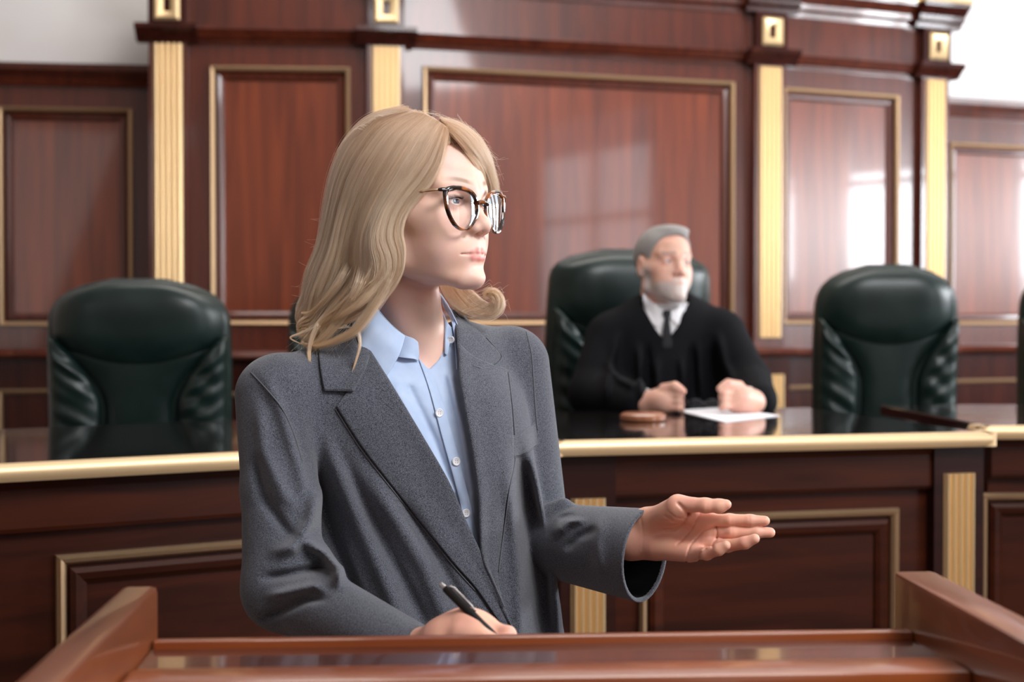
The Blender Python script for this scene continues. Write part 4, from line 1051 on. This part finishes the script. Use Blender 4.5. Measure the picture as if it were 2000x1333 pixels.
def make_curves(name,parent,mat,lst,r0=.000085,collide=True):
    pts=[];tin=[];al=[];cnt=[]
    for S,t,tint in lst:
        Wp=W(S[...,0],S[...,1],S[...,2])
        if collide: Wp=push(Wp,[lambda P:skull(P,.003),lambda P:head_sdf(toL(P,HR,HC))-f32(.001),lambda P:closed(P,False)-f32(.002),lambda P:neckS(P)])
        K=S.shape[1]; pts.append(Wp.reshape(-1,3)); al.append(t.ravel() if t.shape==S.shape[:2] else np.broadcast_to(t,S.shape[:2]).ravel()); tin.append(tint); cnt+= [K]*len(S)
    hc=bpy.data.hair_curves.new(name); hc.add_curves(cnt); P=np.concatenate(pts).astype(f32)
    hc.attributes['position'].data.foreach_set('vector',P.ravel()) if 'position' in hc.attributes else hc.position_data.foreach_set('vector',P.ravel())
    A=np.concatenate(al); R=(r0*(1.0-.65*np.clip((A-.6)/.4,0,1))).astype(f32)
    a=hc.attributes.get('radius') or hc.attributes.new('radius','FLOAT','POINT'); a.data.foreach_set('value',R)
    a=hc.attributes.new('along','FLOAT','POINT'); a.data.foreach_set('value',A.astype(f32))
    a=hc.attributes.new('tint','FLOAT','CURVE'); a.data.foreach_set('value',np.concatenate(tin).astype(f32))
    o=bpy.data.objects.new(name,hc);C.objects.link(o);hc.materials.append(mat);o.parent=parent; return o
# solid hair body beneath the strands
def hloft(guides,off,nu=60):
    G=np.stack(guides); U=cr(np.arange(len(G)*1.0)[:,None],nu)[:,0]; K=G.shape[1]
    R=np.stack([cr(G[:,j],nu) for j in range(K)],1)  # nu,K,3
    t=np.linspace(0,1,K); R[...,2]+=off*np.clip(t*4,.2,1)[None]; P=push(W(R[...,0],R[...,1],R[...,2]),[lambda P:skull(P,.0015),lambda P:closed(P,False)-f32(.001),lambda P:neckS(P)])
    return P
vs=[];fs=[];nn_=0
for gs,off,cutk in ((NEAR,.013,1.0),(FAR,.012,1.0)):
    P=hloft(gs,off); K=P.shape[1]; kk=int(K*.80) if gs is NEAR else int(K*.8); nu=P.shape[0]
    vs.append(P[:,:kk].reshape(-1,3)); fs+=[(nn_+i*kk+j,nn_+(i+1)*kk+j,nn_+(i+1)*kk+j+1,nn_+i*kk+j+1) for i in range(nu-1) for j in range(kk-1)]; nn_+=nu*kk
def capf(P):
    L=toL(P,HR,HC); f=skull(P,.006); yh=np.interp(L[:,2],[-.09,-.06,-.03,0,.03,.055,.075,.09],[-.03,-.01,.005,.018,.034,.050,.064,.08]).astype(f32)
    return smax(f,(L[:,1]-yh),.003)
v,q=sdf_mesh('c',capf,HC-.14,HC+.14,.003); vs.append(v); fs+=[tuple(x+nn_) for x in q]
HAIR=link('hair',mesh_np('hair',np.concatenate(vs),fs),WOMAN,M['hair_base'])
lst=[sheet(NEAR,HN[0],54,1,lat=4.2,deep=.012,wave=8,us=.16,conv=.0035),sheet(NEAR,HN[0]//2,110,2,lat=1.5,deep=.003,wave=9,lift=.003,us=.04,conv=.001),sheet(NEAR,HN[0]//3,34,12,lat=2.2,deep=.002,wave=13,lift=.004,us=.07,conv=.0015,spread=16),
     sheet(FAR,HN[0]//4,26,3,lat=2.4,deep=.010,wave=3,us=.10,conv=.002),sheet(CURL,HN[0]//7,40,4,lat=1.8,deep=.010,wave=1.5,tip=.6)]
def lock(pts,n,seed,lat=2,tip=.06):
    r=np.random.default_rng(seed); g=guide(pts,30); S=np.repeat(g[None],n,0); t=np.linspace(0,1,30)[None]
    o=r.normal(0,lat,(n,1))*(1-(1-tip)*t); T=np.gradient(g[:,:2],axis=0);T/=np.linalg.norm(T,axis=1,keepdims=True);N=np.stack([-T[:,1],T[:,0]],1)
    S=S.copy();S[...,:2]+=N[None]*o[...,None];S[...,2]+=r.normal(0,.002,(n,1))+.07*np.clip(1-t/r.uniform(.15,.5,(n,1)),0,1)
    return S,np.broadcast_to(.55+.45*t,(n,30)),np.clip(.6+r.normal(0,.15,n),0,1)
lst+=[lock([(640,610,1.83),(618,640,1.83),(606,672,1.83),(604,700,1.83),(611,725,1.83),(621,745,1.83)],260,5,3.2),
      lock([(705,600,1.82),(700,640,1.82),(703,672,1.82),(696,702,1.82),(688,728,1.82),(685,752,1.82)],150,6,2.2),
      lock([(640,620,1.86),(610,640,1.86),(585,652,1.86),(567,660,1.86),(585,671,1.86),(612,680,1.85)],90,7,2.0),
      lock([(768,500,1.80),(742,548,1.80),(708,588,1.80),(672,612,1.81),(640,632,1.83),(612,640,1.84)],260,8,5,.2),
      lock([(775,480,1.795),(764,535,1.795),(735,590,1.80),(700,640,1.81),(660,664,1.82),(622,676,1.83),(596,672,1.84)],600,9,7,.15),
      lock([(716,500,1.80),(700,560,1.80),(665,620,1.82),(630,662,1.83),(604,676,1.84),(588,668,1.85)],460,10,7,.15),
      lock([(690,500,1.82),(662,552,1.83),(632,590,1.845),(608,610,1.86),(588,612,1.87)],340,11,6,.12)]
# flyaway hairs
r=np.random.default_rng(33)
def fly(n,gen):
    K=14;S=np.zeros((n,K,3))
    for i in range(n): S[i]=guide(gen(),K)
    return S,np.broadcast_to(np.linspace(.3,.9,K)[None],(n,K)),np.clip(.7+r.normal(0,.15,n),0,1)
def g_top():
    x=r.uniform(690,940); y=np.interp(x,[640,660,690,740,800,850,900,940,960],[330,290,255,226,218,224,243,272,310]); a=r.uniform(.2,1.0); L=r.uniform(15,55); s=1 if x>820 else -1; c=r.uniform(-16,10)
    h_=r.uniform(0,9)*r.random(); return [(x-s*L*.5,y+6,1.89),(x,y-h_*.5,1.88),(x+s*L*.5,np.interp(x+s*L*.5,[640,660,690,740,800,850,900,940,960],[330,290,255,226,218,224,243,272,310])-h_,1.88),(x+s*L,np.interp(x+s*L,[640,660,690,740,800,850,900,940,960],[330,290,255,226,218,224,243,272,310])-h_+r.uniform(-3,8),1.88)]
def g_left():
    y=r.uniform(360,620); x=np.interp(y,[330,450,500,560,620],[645,634,618,598,590]); L=r.uniform(10,45)
    return [(x+14,y-22,1.92),(x+1,y,1.92),(x-L*.25,y+r.uniform(8,16),1.92),(x-L*.8,y+r.uniform(4,18),1.92)]
def g_right():
    y=r.uniform(240,380); x=np.interp(y,[243,272,310,350,380],[905,942,957,965,970]); L=r.uniform(8,26)
    return [(x-12,y-18,1.93),(x+1,y,1.93),(x+L*.5,y+r.uniform(0,14),1.93),(x+L,y+r.uniform(6,34),1.93)]
def g_low():
    x=r.uniform(600,700);y=640+r.uniform(-20,25);a=r.uniform(-1,1)
    return [(x+30,y-40,1.83),(x,y,1.83),(x-15+a*14,y+20,1.83),(x-20+a*34,y+r.uniform(25,50),1.83)]
def g_curl():
    x=r.uniform(930,980);y=r.uniform(560,620);return [(x-30,y+8,1.94),(x,y-4,1.94),(x+12,y-r.uniform(0,14),1.94),(x+18,y+r.uniform(-20,12),1.94)]
lst+=[fly(110,g_top),fly(26,g_left),fly(50,g_right),fly(60,g_low),fly(25,g_curl)]
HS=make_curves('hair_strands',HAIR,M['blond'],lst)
print('hair',_t.time()-_t1)
# ---------------- executive chairs
def rounded(w,h,r0,n=80,flare=0):
    pts=[]
    for i in range(n):
        a=2*math.pi*i/n; c,s=math.cos(a),math.sin(a); e=2/3.6
        pts.append((abs(c)**e*(1 if c>0 else -1)*w,abs(s)**e*(1 if s>0 else -1)*h))
    return pts
def pad(name,parent,mat,f,u0,u1,v0,v1,nu=40,nv=40,back=.05):
    """cushion: f(u,v)->(x,z,depth) front surface, closed behind"""
    b=MB();bm=b.bm;fr=[[None]*nv for _ in range(nu)];bk=[[None]*nv for _ in range(nu)]
    for i in range(nu):
        for j in range(nv):
            u=u0+(u1-u0)*i/(nu-1);v=v0+(v1-v0)*j/(nv-1);x,z,d=f(u,v)
            fr[i][j]=bm.verts.new((x,-d,z)); bk[i][j]=bm.verts.new((x*.97,min(back,.05),z)) if False else None
    for i in range(nu-1):
        for j in range(nv-1): bm.faces.new((fr[i][j],fr[i+1][j],fr[i+1][j+1],fr[i][j+1]))
    return b.build(name,mat,parent,smooth=True)
def chair(loc,rz,W_=.49,top=1.535,label='',seat=.90,tilt=.0,zb=0.42,S=1.0,box=.80):
    r=empty('executive_chair',loc,rz,label,'chair','green leather executive chairs behind the bench')
    hw=W_/2; z0=seat-.02-loc[2]; z1=top-loc[2]; H=z1-z0
    def halfw(t):  # outline half width by height fraction
        return hw*(.97+.03*math.sin(min(1,t/.62)*math.pi*.5)-.05*max(0,(t-.6)/.4)**2) * (1 if t<box else math.sqrt(max(0,1-((t-box)/(1.005-box))**2.8))*.985+.015)
    def bend(t): return .030*math.cos((t-.35)*3.0)-.10*max(0,t-.1)*tilt
    # backrest shell
    b=MB();bm=b.bm;nt_=36;na=28;rings=[]
    for i in range(nt_):
        t=i/(nt_-1); h=halfw(min(t,.999)); th=.062*(1 if t<.8 else math.sqrt(max(0.02,1-((t-.8)/.205)**2)))
        ring=[]
        for j in range(na):
            a=2*math.pi*j/na;c,s=math.cos(a),math.sin(a);e=.55
            x=abs(c)**e*(1 if c>0 else -1)*h; y=abs(s)**e*(1 if s>0 else -1)*th
            ring.append(bm.verts.new((x,y+.03-bend(t)*0-.05*t*t,z0+H*t)))
        rings.append(ring)
    for A,B_ in zip(rings,rings[1:]):
        for j in range(na): bm.faces.new((A[j],A[(j+1)%na],B_[(j+1)%na],B_[j]))
    bm.faces.new(rings[0][::-1]);bm.faces.new(rings[-1])
    b.build('backrest',M['leather'],r,smooth=True)
    yb=lambda t:-(.03-.05*t*t)+.060   # distance of the padded face
    # headrest: lens-like pillow between t=.60 (centre bottom) and top
    def hfun(u,v):
        # u across -1..1, v 0..1 bottom to top
        lo=.61+.14*abs(u)**2.0; hi=.985-.045*abs(u)**4
        t=lo+(hi-lo)*v; x=u*min(halfw(min(t,.97)),hw)*.985
        e=(1-abs(u)**6)*(max(0,1-abs(2*v-1)**3.0))**.55
        return x,z0+H*t,yb(t)-.012+.062*e-.03*abs(u)**4
    def lfun(u,v):
        t=.0+.735*v; cw=.36+.56*max(0,(v-.62)/.38)**1.7+.05*(1-v)**2
        x=u*hw*cw; e=(1-abs(u)**4)
        return x,z0+H*t,yb(t)-.004+.030*e**.6-.028*max(0,(v-.9)/.1)**2
    def sfun(sg):
        def f(u,v):
            t=.0+.76*v; cw=.38+.54*max(0,(v-.60)/.40)**1.7+.05*(1-v)**2; ow=.965
            q=(u+1)/2; x=sg*hw*(cw+(ow-cw)*q)
            e=(max(0,1-abs(u)**3.2))**.6*(max(0,1-max(0,(v-.86)/.14)**2))**.5
            wr=.003*math.sin(v*38+u*3.0*sg+1.2*math.sin(v*9))*math.exp(-((u+.25)/.7)**2)+.002*math.sin(v*61-u*5)
            return x,z0+H*t,yb(t)-.010+.050*e+wr*e
        return f
    pad('headrest',r,M['leather'],hfun,-1,1,0,1,48,28)
    pad('lumbar_panel',r,M['leather'],lfun,-1,1,0,1,24,36)
    for sg in (-1,1): pad('side_bolster',r,M['leather'],sfun(sg),-1,1,0,1,24,90)
    MB().box((-hw*.95,-.50,z0-.10),(hw*.95,.02,z0+.0),bev=.035).build('seat',M['leather'],r,smooth=True)
    for sg in (-1,1):
        a=r if False else r
        x=sg*(hw+.035); 
        MB().tube([(x*.9,.0,z0+.02),(x,-.02,z0+.13),(x,-.10,z0+.185),(x,-.30,z0+.19),(x,-.38,z0+.16),(x*.95,-.36,z0-.04)],[.018,.022,.026,.026,.022,.016],12,flat=.8).build('armrest',M['arm_wood'],r,smooth=True)
    MB().tube([(0,-.22,.06),(0,-.22,z0-.10)],[.03,.028],16).build('gas_lift',M['chair_dark'],r,smooth=True)
    b=MB()
    for k in range(5):
        a=2*math.pi*k/5+.3; b.tube([(0,-.22,.10),(.28*math.cos(a),-.22+.28*math.sin(a),.07)],[.03,.018],8)
    b.build('star_base',M['chair_dark'],r)
    for k in range(5):
        a=2*math.pi*k/5+.3; cx,cy=.28*math.cos(a),-.22+.28*math.sin(a)
        MB().tube([(cx-.012,cy,.028),(cx+.012,cy,.028)],.028,14).build('caster',M['chair_dark'],r,smooth=True)
    return r
M['arm_wood']=plain('dark wood armrest',(.05,.012,.008),.25,0,Coat_Weight=.5)
def cpos(px,d): p=P2(px,d); return (float(p[0]),float(p[1]),.42)
chair(cpos(274,3.95),math.radians(8),.50,1.537,'green leather executive chair behind the left bench, left of the woman')
chair(cpos(1228,4.42),math.radians(14),.53,1.640,'green leather executive chair the judge sits in',box=.88)
chair(cpos(1728,4.60),math.radians(-2),.46,1.60,'green leather executive chair right of the judge, behind the central bench')
chair(cpos(714,4.62),math.radians(6),.50,1.55,'green leather executive chair mostly hidden behind the woman’s hair')
chair(cpos(2135,4.75),math.radians(-14),.48,1.60,'executive chair cut off by the right edge, only its dark armrest showing')
# ---------------- the judge, seated behind the central bench
_t2=_t.time()
JR,JC=headframe(w3((1297,516,4.0)),math.radians(24),math.radians(4),math.radians(-2),.97)
M['hair_grey']=plain('grey hair',(.27,.25,.24),.6)
M['robe']=plain('black robe cloth',(.0035,.0035,.005),.8,0,Specular_IOR_Level=.12)
M['white_cloth']=plain('white shirt cloth',(.75,.74,.76),.7)
M['tie']=plain('black tie silk',(.003,.003,.005),.5,0,Specular_IOR_Level=.2)
def w4(*a): return w3(a)
jn=w4(1302,610,4.03); 
JL=np.array([.985,.17,0]);JF=np.array([.17,-.985,0]);JB=np.stack([JL,JF,[0,0,1.]],1)
def jhead(P):
    f=head_sdf(toL(P,JR,JC),True)
    return smin(f,cap(P,w4(1290,570,4.03),w4(1300,655,4.05),.056,.062),.02)
def fist(P,c,sx):
    """loosely closed hand around c=(col,row,d)"""
    x,y,d=c; k=.66
    f=ell(P,w4(x,y,d),(.040,.038,.030),JB); f=smin(f,cap(P,w4(x-sx*30,y+8,d+.03),w4(x,y,d),.028,.03),.02)
    for i in range(4):
        a=w4(x+sx*4-3+0*i,y-20+11*i,d-.020); b_=w4(x+sx*26,y-22+12*i,d-.038); e=w4(x+sx*30,y-14+11*i,d-.012)
        f=smin(f,chain(P,[a,b_,e],[.0115,.0105,.0095],.004),.003)
    f=smin(f,chain(P,[w4(x-sx*4,y-24,d-.01),w4(x+sx*18,y-28,d-.035),w4(x+sx*34,y-18,d-.045)],[.013,.012,.009],.004),.006)
    return f
JH1=(1300,783,3.70);JH2=(1440,778,3.68)
jv=[];jq=[];jc=[];nj=0
JSK=np.array(lin(228,176,156))
def jcol(v):
    L=toL(v.astype(f32),JR,JC); c=np.tile(JSK,(len(v),1)); ax=np.abs(L[:,0])
    ss=lambda x,a,b:np.clip((x-a)/(b-a),0,1)
    lowf=ss(-L[:,2],.052,.068)*ss(L[:,1],.0,.03); side=ss(-L[:,2],.0,.03)*ss(ax,.050,.060)*ss(L[:,1],-.005,.01)*ss(-L[:,1],-.045,-.03)
    mous=np.exp(-((L[:,2]+.056)/.006)**2)*ss(-ax,-.028,-.016)*ss(L[:,1],.06,.07); w_=np.clip(np.maximum(np.maximum(lowf,side),mous),0,1)*np.clip((L[:,2]+.140)/.02,0,1)
    lm=lipmask(L); w_=(w_*(1-lm)*.78)[:,None]; c=c*(1-w_)+np.array((.60,.57,.55))*w_; m=lm[:,None]*.6; c=c*(1-m)+np.array((.5,.2,.16))*m
    br=np.exp(-((L[:,2]-.022)/.004)**4)*((ax>.012)&(ax<.050)&(L[:,1]>.03)); br=(br*.7)[:,None]; c=c*(1-br)+np.array((.22,.19,.17))*br
    return c
def jadd(fn,lo,hi,h,cf):
    global nj
    v,q=sdf_mesh('j',fn,lo,hi,h);jv.append(v);jq.append(q+nj);jc.append(cf(v));nj+=len(v)
jadd(jhead,*bx3([JC-.13,JC+.13,w4(1300,655,4.05)],.03),.0032,jcol)
jadd(lambda P:smin(fist(P,JH1,1),cap(P,w4(1245,790,3.76),w4(1300,783,3.70),.030,.028),.02),*bx3([w4(1215,720,3.8),w4(1370,830,3.6)],.03),.0032,lambda v:np.tile(JSK,(len(v),1)))
jadd(lambda P:smin(fist(P,JH2,-1),cap(P,w4(1478,786,3.74),w4(1440,778,3.68),.030,.028),.02),*bx3([w4(1370,720,3.8),w4(1500,830,3.6)],.03),.0032,lambda v:np.tile(JSK,(len(v),1)))
me=mesh_quads('person',np.concatenate(jv),np.concatenate(jq));color_attr(me,np.concatenate(jc));JUDGE=link('person',me,None,M['skin'])
tag(JUDGE,'grey-bearded man in black judge’s robe and tie seated behind the central bench','person')
eyeball(JUDGE,JR,JC,-.031,(.15,1,.1));eyeball(JUDGE,JR,JC,.031,(.15,1,.1))
# hair
def jhair(P):
    L=toL(P,JR,JC); f=ell(L,(0,-.014,.028),(.0765,.096,.0865)); f=smin(f,ell(L,(0,.018,.046),(.060,.062,.054)),.02)
    f=smin(f,ell(L,(.012,.040,.092),(.045,.034,.015)),.02)
    yh=np.interp(L[:,2],[-.09,-.07,-.045,-.02,.02,.05,.07,.088,.12],[-.06,-.055,-.03,.018,.036,.05,.060,.085,.12]).astype(f32)
    f=smax(f,L[:,1]-yh,.004); f=smax(f,-ell(L,(0,-.0,-.01),(.2,.024,.036)),.004)
    return f
v,q=sdf_mesh('jh',jhair,JC-.15,JC+.15,.0035);link('hair',mesh_quads('hair',v,q),JUDGE,M['hair_grey'])
# robe
jp=lambda *a:w4(*a)
def jbody(P):
    t_=w4(1300,760,4.06)
    f=ell(P,w4(1300,700,4.06),(.19,.12,.20),JB)
    f=smin(f,ell(P,w4(1300,860,4.07),(.21,.16,.26),JB),.08)
    f=smin(f,cap(P,w4(1200,655,4.06),w4(1400,650,4.04),.062,.062),.05)
    return f
JF_=[([(1210,640),(1190,720),(1175,800)],8,.012),([(1245,660),(1250,740),(1255,800)],7,.012),([(1280,690),(1285,750),(1290,800)],7,.010),([(1330,690),(1335,760),(1335,800)],7,.012),([(1365,660),(1370,740),(1375,800)],7,.012),
     ([(1262,660),(1268,740),(1272,800)],6,-.010),([(1350,660),(1352,740),(1355,800)],6,-.010),([(1400,640),(1415,710),(1440,760)],8,.010),([(1180,700),(1210,740),(1250,760)],8,.010),([(1390,660),(1392,730),(1395,790)],6,-.010)]
def robe(P):
    f=jbody(P)
    a=chain(P,[w4(1190,662,4.05),w4(1158,770,3.97),w4(1245,790,3.77)],[.068,.066,.052],.02)
    f=smin(f,a,.03)
    a=chain(P,[w4(1412,655,4.03),w4(1462,745,3.95),w4(1482,783,3.76)],[.066,.060,.050],.02)
    f=smin(f,a,.03)
    f=f-folds(P,JF_,4.15)
    px,py,d=toPX(P); V=[(1248,560),(1256,600),(1278,640),(1300,668),(1322,640),(1336,600),(1345,560)]
    sd=(polysd(px.astype(f32),py.astype(f32),V)/690).astype(f32)
    f=smax(f,-np.maximum(sd,(d-4.0).astype(f32)),.004)
    f=smax(f,-cap(P,w4(1300,540,4.03),w4(1303,640,4.03),.058,.068),.006)
    f=smax(f,(f32(.80)-P[:,2]),.01); return f
v,q=sdf_mesh('r',robe,*bx3([w4(1080,560,4.3),w4(1560,850,3.6),np.array([.2,3.6,.8])],.02),.006);RB=link('robe',mesh_quads('robe',v,q),JUDGE,M['robe'])
def jshirt(P):
    f=jbody(P)+f32(.012); f=smin(f,cap(P,w4(1298,600,4.03),w4(1302,650,4.03),.060,.066),.02)
    return smax(f,P[:,2]-f32(w4(1300,592,4.03)[2]),.003)
v,q=sdf_mesh('js',jshirt,*bx3([w4(1235,570,4.12),w4(1365,690,3.9)],.01),.004,cut=lambda v:(toPX(v)[0]>1240)&(toPX(v)[0]<1360)&(toPX(v)[1]<690));JS=link('shirt',mesh_quads('shirt',v,q),JUDGE,M['white_cloth'])
jd=lambda x,y,o=.006:float(np.nan_to_num(trace(jshirt,np.array([x*1.]),np.array([y*1.]),3.7,dmax=4.4)[0],nan=3.97))-o
def jstrip(name,rows,mat,o=.006,par=None):
    rows=[[(a,b,jd(a,b,o)) for a,b in rr] for rr in rows]; return strip(name,par or JS,mat,rows,.002,14,8)
jstrip('collar',[[(1256,572),(1270,588),(1290,604),(1303,610)],[(1256,586),(1266,604),(1280,622),(1296,628)],[(1256,592),(1264,612),(1274,632),(1284,640)]],M['white_cloth'])
jstrip('collar',[[(1337,574),(1330,590),(1318,604),(1306,610)],[(1339,588),(1334,604),(1326,620),(1314,628)],[(1340,596),(1337,612),(1332,630),(1326,638)]],M['white_cloth'])
jstrip('tie',[[(1296,606),(1303,606),(1310,606)],[(1294,616),(1303,618),(1311,616)],[(1298,622),(1303,624),(1308,622)],[(1294,650),(1303,652),(1311,650)],[(1293,680),(1303,682),(1313,680)]],M['tie'],.012)
for (x,y,d,x2,y2,d2) in ((1246,790,3.775,1256,788,3.755),(1474,786,3.765,1466,785,3.745)):
    fn=lambda P:smax(cap(P,w4(x,y,d),w4(x2,y2,d2),.040,.040),-cap(P,w4(2*x-x2,2*y-y2,2*d-d2),w4(2*x2-x,2*y2-y,2*d2-d),.034,.034),.001)
    v,q=sdf_mesh('cf',fn,*bx3([w4(x,y,d),w4(x2,y2,d2)],.06),.004);link('cuff',mesh_quads('cuff',v,q),JUDGE,M['white_cloth'])
# lap and legs under the desk
def jlegs(P):
    f=None
    for s_ in (-1,1):
        h=w4(1300,700,4.08);h=h+JL*.09*s_;h[2]=.94;k=h+JF*.40;k[2]=.93;a=k-JF*.02;a[2]=.47
        c=chain(P,[h,k,a],[.085,.065,.05],.03);f=c if f is None else smin(f,c,.02)
    return smax(f,f32(.43)-P[:,2],.005)
v,q=sdf_mesh('jl',jlegs,*bx3([w4(1300,700,4.1)*[1,1,0]+[0,0,.42],w4(1300,700,4.1)*[1,1,0]+[0,0,1.06]],.0)[0:1][0:0] or (np.array([-.1,3.4,.42]),np.array([1.0,4.3,1.06])),.014);link('trousers',mesh_quads('trousers',v,q),JUDGE,M['trouser'])
# ---------------- things on the bench
M['paper']=plain('white paper',(.86,.86,.90),.6)
def onbench(px,py,z=BT): # point of the bench top seen at this picture position
    d=1.0; r=FW+RT*((px-1000)/F)-UP*((py-666.5)/F); d=(z-CAM[2])/r[2]; return CAM+r*d
c4=[onbench(*q) for q in ((1322,803),(1412,797),(1523,813),(1416,826))]
b=MB();vs=[b.bm.verts.new((p[0],p[1],BT+z)) for z in (.0006,.0016) for p in c4]
b.bm.faces.new(vs[:4]);b.bm.faces.new(vs[4:])
for i in range(4): b.bm.faces.new((vs[i],vs[(i+1)%4],vs[4+(i+1)%4],vs[4+i]))
tag(b.build('paper_sheet',M['paper']),'white sheet of paper lying on the black bench top before the judge','paper')
# folded spectacles in his hands
M['spec']=plain('dark metal spectacles',(.02,.02,.025),.25,.6)
g=empty('spectacles',tuple(w4(1375,785,3.64)),0,'thin dark spectacles held in the judge’s hands','glasses')
o_=Matrix.Translation(-Vector(w4(1375,785,3.64)))
b=MB()
for cx in (1358,1392):
    b.tube([w4(cx+15*math.cos(a),788+8*math.sin(a),3.64+.012*math.sin(a)) for a in np.linspace(0,2*math.pi,21)],.0016,8,caps=False)
b.tube([w4(1373,786,3.64),w4(1377,786,3.64)],.0018,8); b.build('frame',M['spec'],g,smooth=True,M=o_)
for cx in (1358,1392):
    b=MB();vs=[b.bm.verts.new(w4(cx+14.5*math.cos(a),788+7.6*math.sin(a),3.64+.012*math.sin(a))) for a in np.linspace(0,2*math.pi,20,endpoint=False)];b.bm.faces.new(vs);b.build('lens',M['lens'],g,M=o_)
for a,b2 in (((1343,786,3.64),(1330,776,3.66)),((1407,786,3.64),(1424,774,3.65))): MB().tube([w4(*a),w4(*b2)],.0014,8).build('temple',M['spec'],g,M=o_)
# gavel block left of the paper
p=onbench(1256,822); gb=empty('sound_block',(float(p[0]),float(p[1]),BT),0,'round brown wooden gavel block on the bench left of the paper','gavel block')
M['gavel']=wood('gavel wood',(.22,.07,.03),(.38,.14,.06),(3,3,3),.3,.4)
MB().lathe([(.052,0),(.056,.004),(.056,.014),(.050,.018),(.046,.020),(.040,.0205)],n=32).build('block',M['gavel'],gb,smooth=True,sharp=40)
print('judge',_t.time()-_t2)
# ---------------- camera
cd=bpy.data.cameras.new('camera'); cam=bpy.data.objects.new('camera',cd); C.objects.link(cam)
cd.sensor_width=36; cd.lens=F*36/2000; cam.location=tuple(CAM); cam.rotation_euler=(math.pi/2-TILT,0,0)
cd.dof.use_dof=True; cd.dof.focus_distance=1.86; cd.dof.aperture_fstop=4.2; cd.clip_start=.02
sc=bpy.context.scene; sc.camera=cam
w=bpy.data.worlds.new('world'); sc.world=w; w.use_nodes=True; bg=w.node_tree.nodes['Background']; bg.inputs[0].default_value=(.75,.85,1,1); bg.inputs[1].default_value=1.0
def area(name,loc,target,sx,sy,e,col=(1,1,1)):
    l=bpy.data.lights.new(name,'AREA'); l.shape='RECTANGLE'; l.size=sx;l.size_y=sy;l.energy=e;l.color=col
    o=bpy.data.objects.new(name,l);C.objects.link(o);o.location=loc
    d=Vector(target)-Vector(loc); o.rotation_euler=d.to_track_quat('-Z','Y').to_euler(); return o
area('ceiling_lamp',(1.7,.3,3.8),(.2,1.7,1.2),2.0,1.6,LAMP[0],(.98,.98,1))
area('ceiling_lamp',(.2,4.4,3.8),(.2,4.9,0),3.0,1.0,LAMP[1],(1,.95,.9))
area('front_fill',(1.6,-3.0,2.2),(0,2,1.3),2.6,2.2,LAMP[2],(1,.98,.97))  # two fill lights added behind the camera; this wall has no windows
area('front_fill',(-2.4,-3.0,2.2),(0,2,1.3),1.6,2.2,LAMP[3],(1,.98,.97))
sc.view_settings.view_transform='Standard'; sc.view_settings.look='None'; sc.view_settings.exposure=EXPO; sc.view_settings.gamma=1
sc.view_settings.use_curve_mapping=False
sc.cycles.use_denoising=True; sc.cycles.max_bounces=6; sc.cycles.transparent_max_bounces=16
sc.cycles.sample_clamp_indirect=6
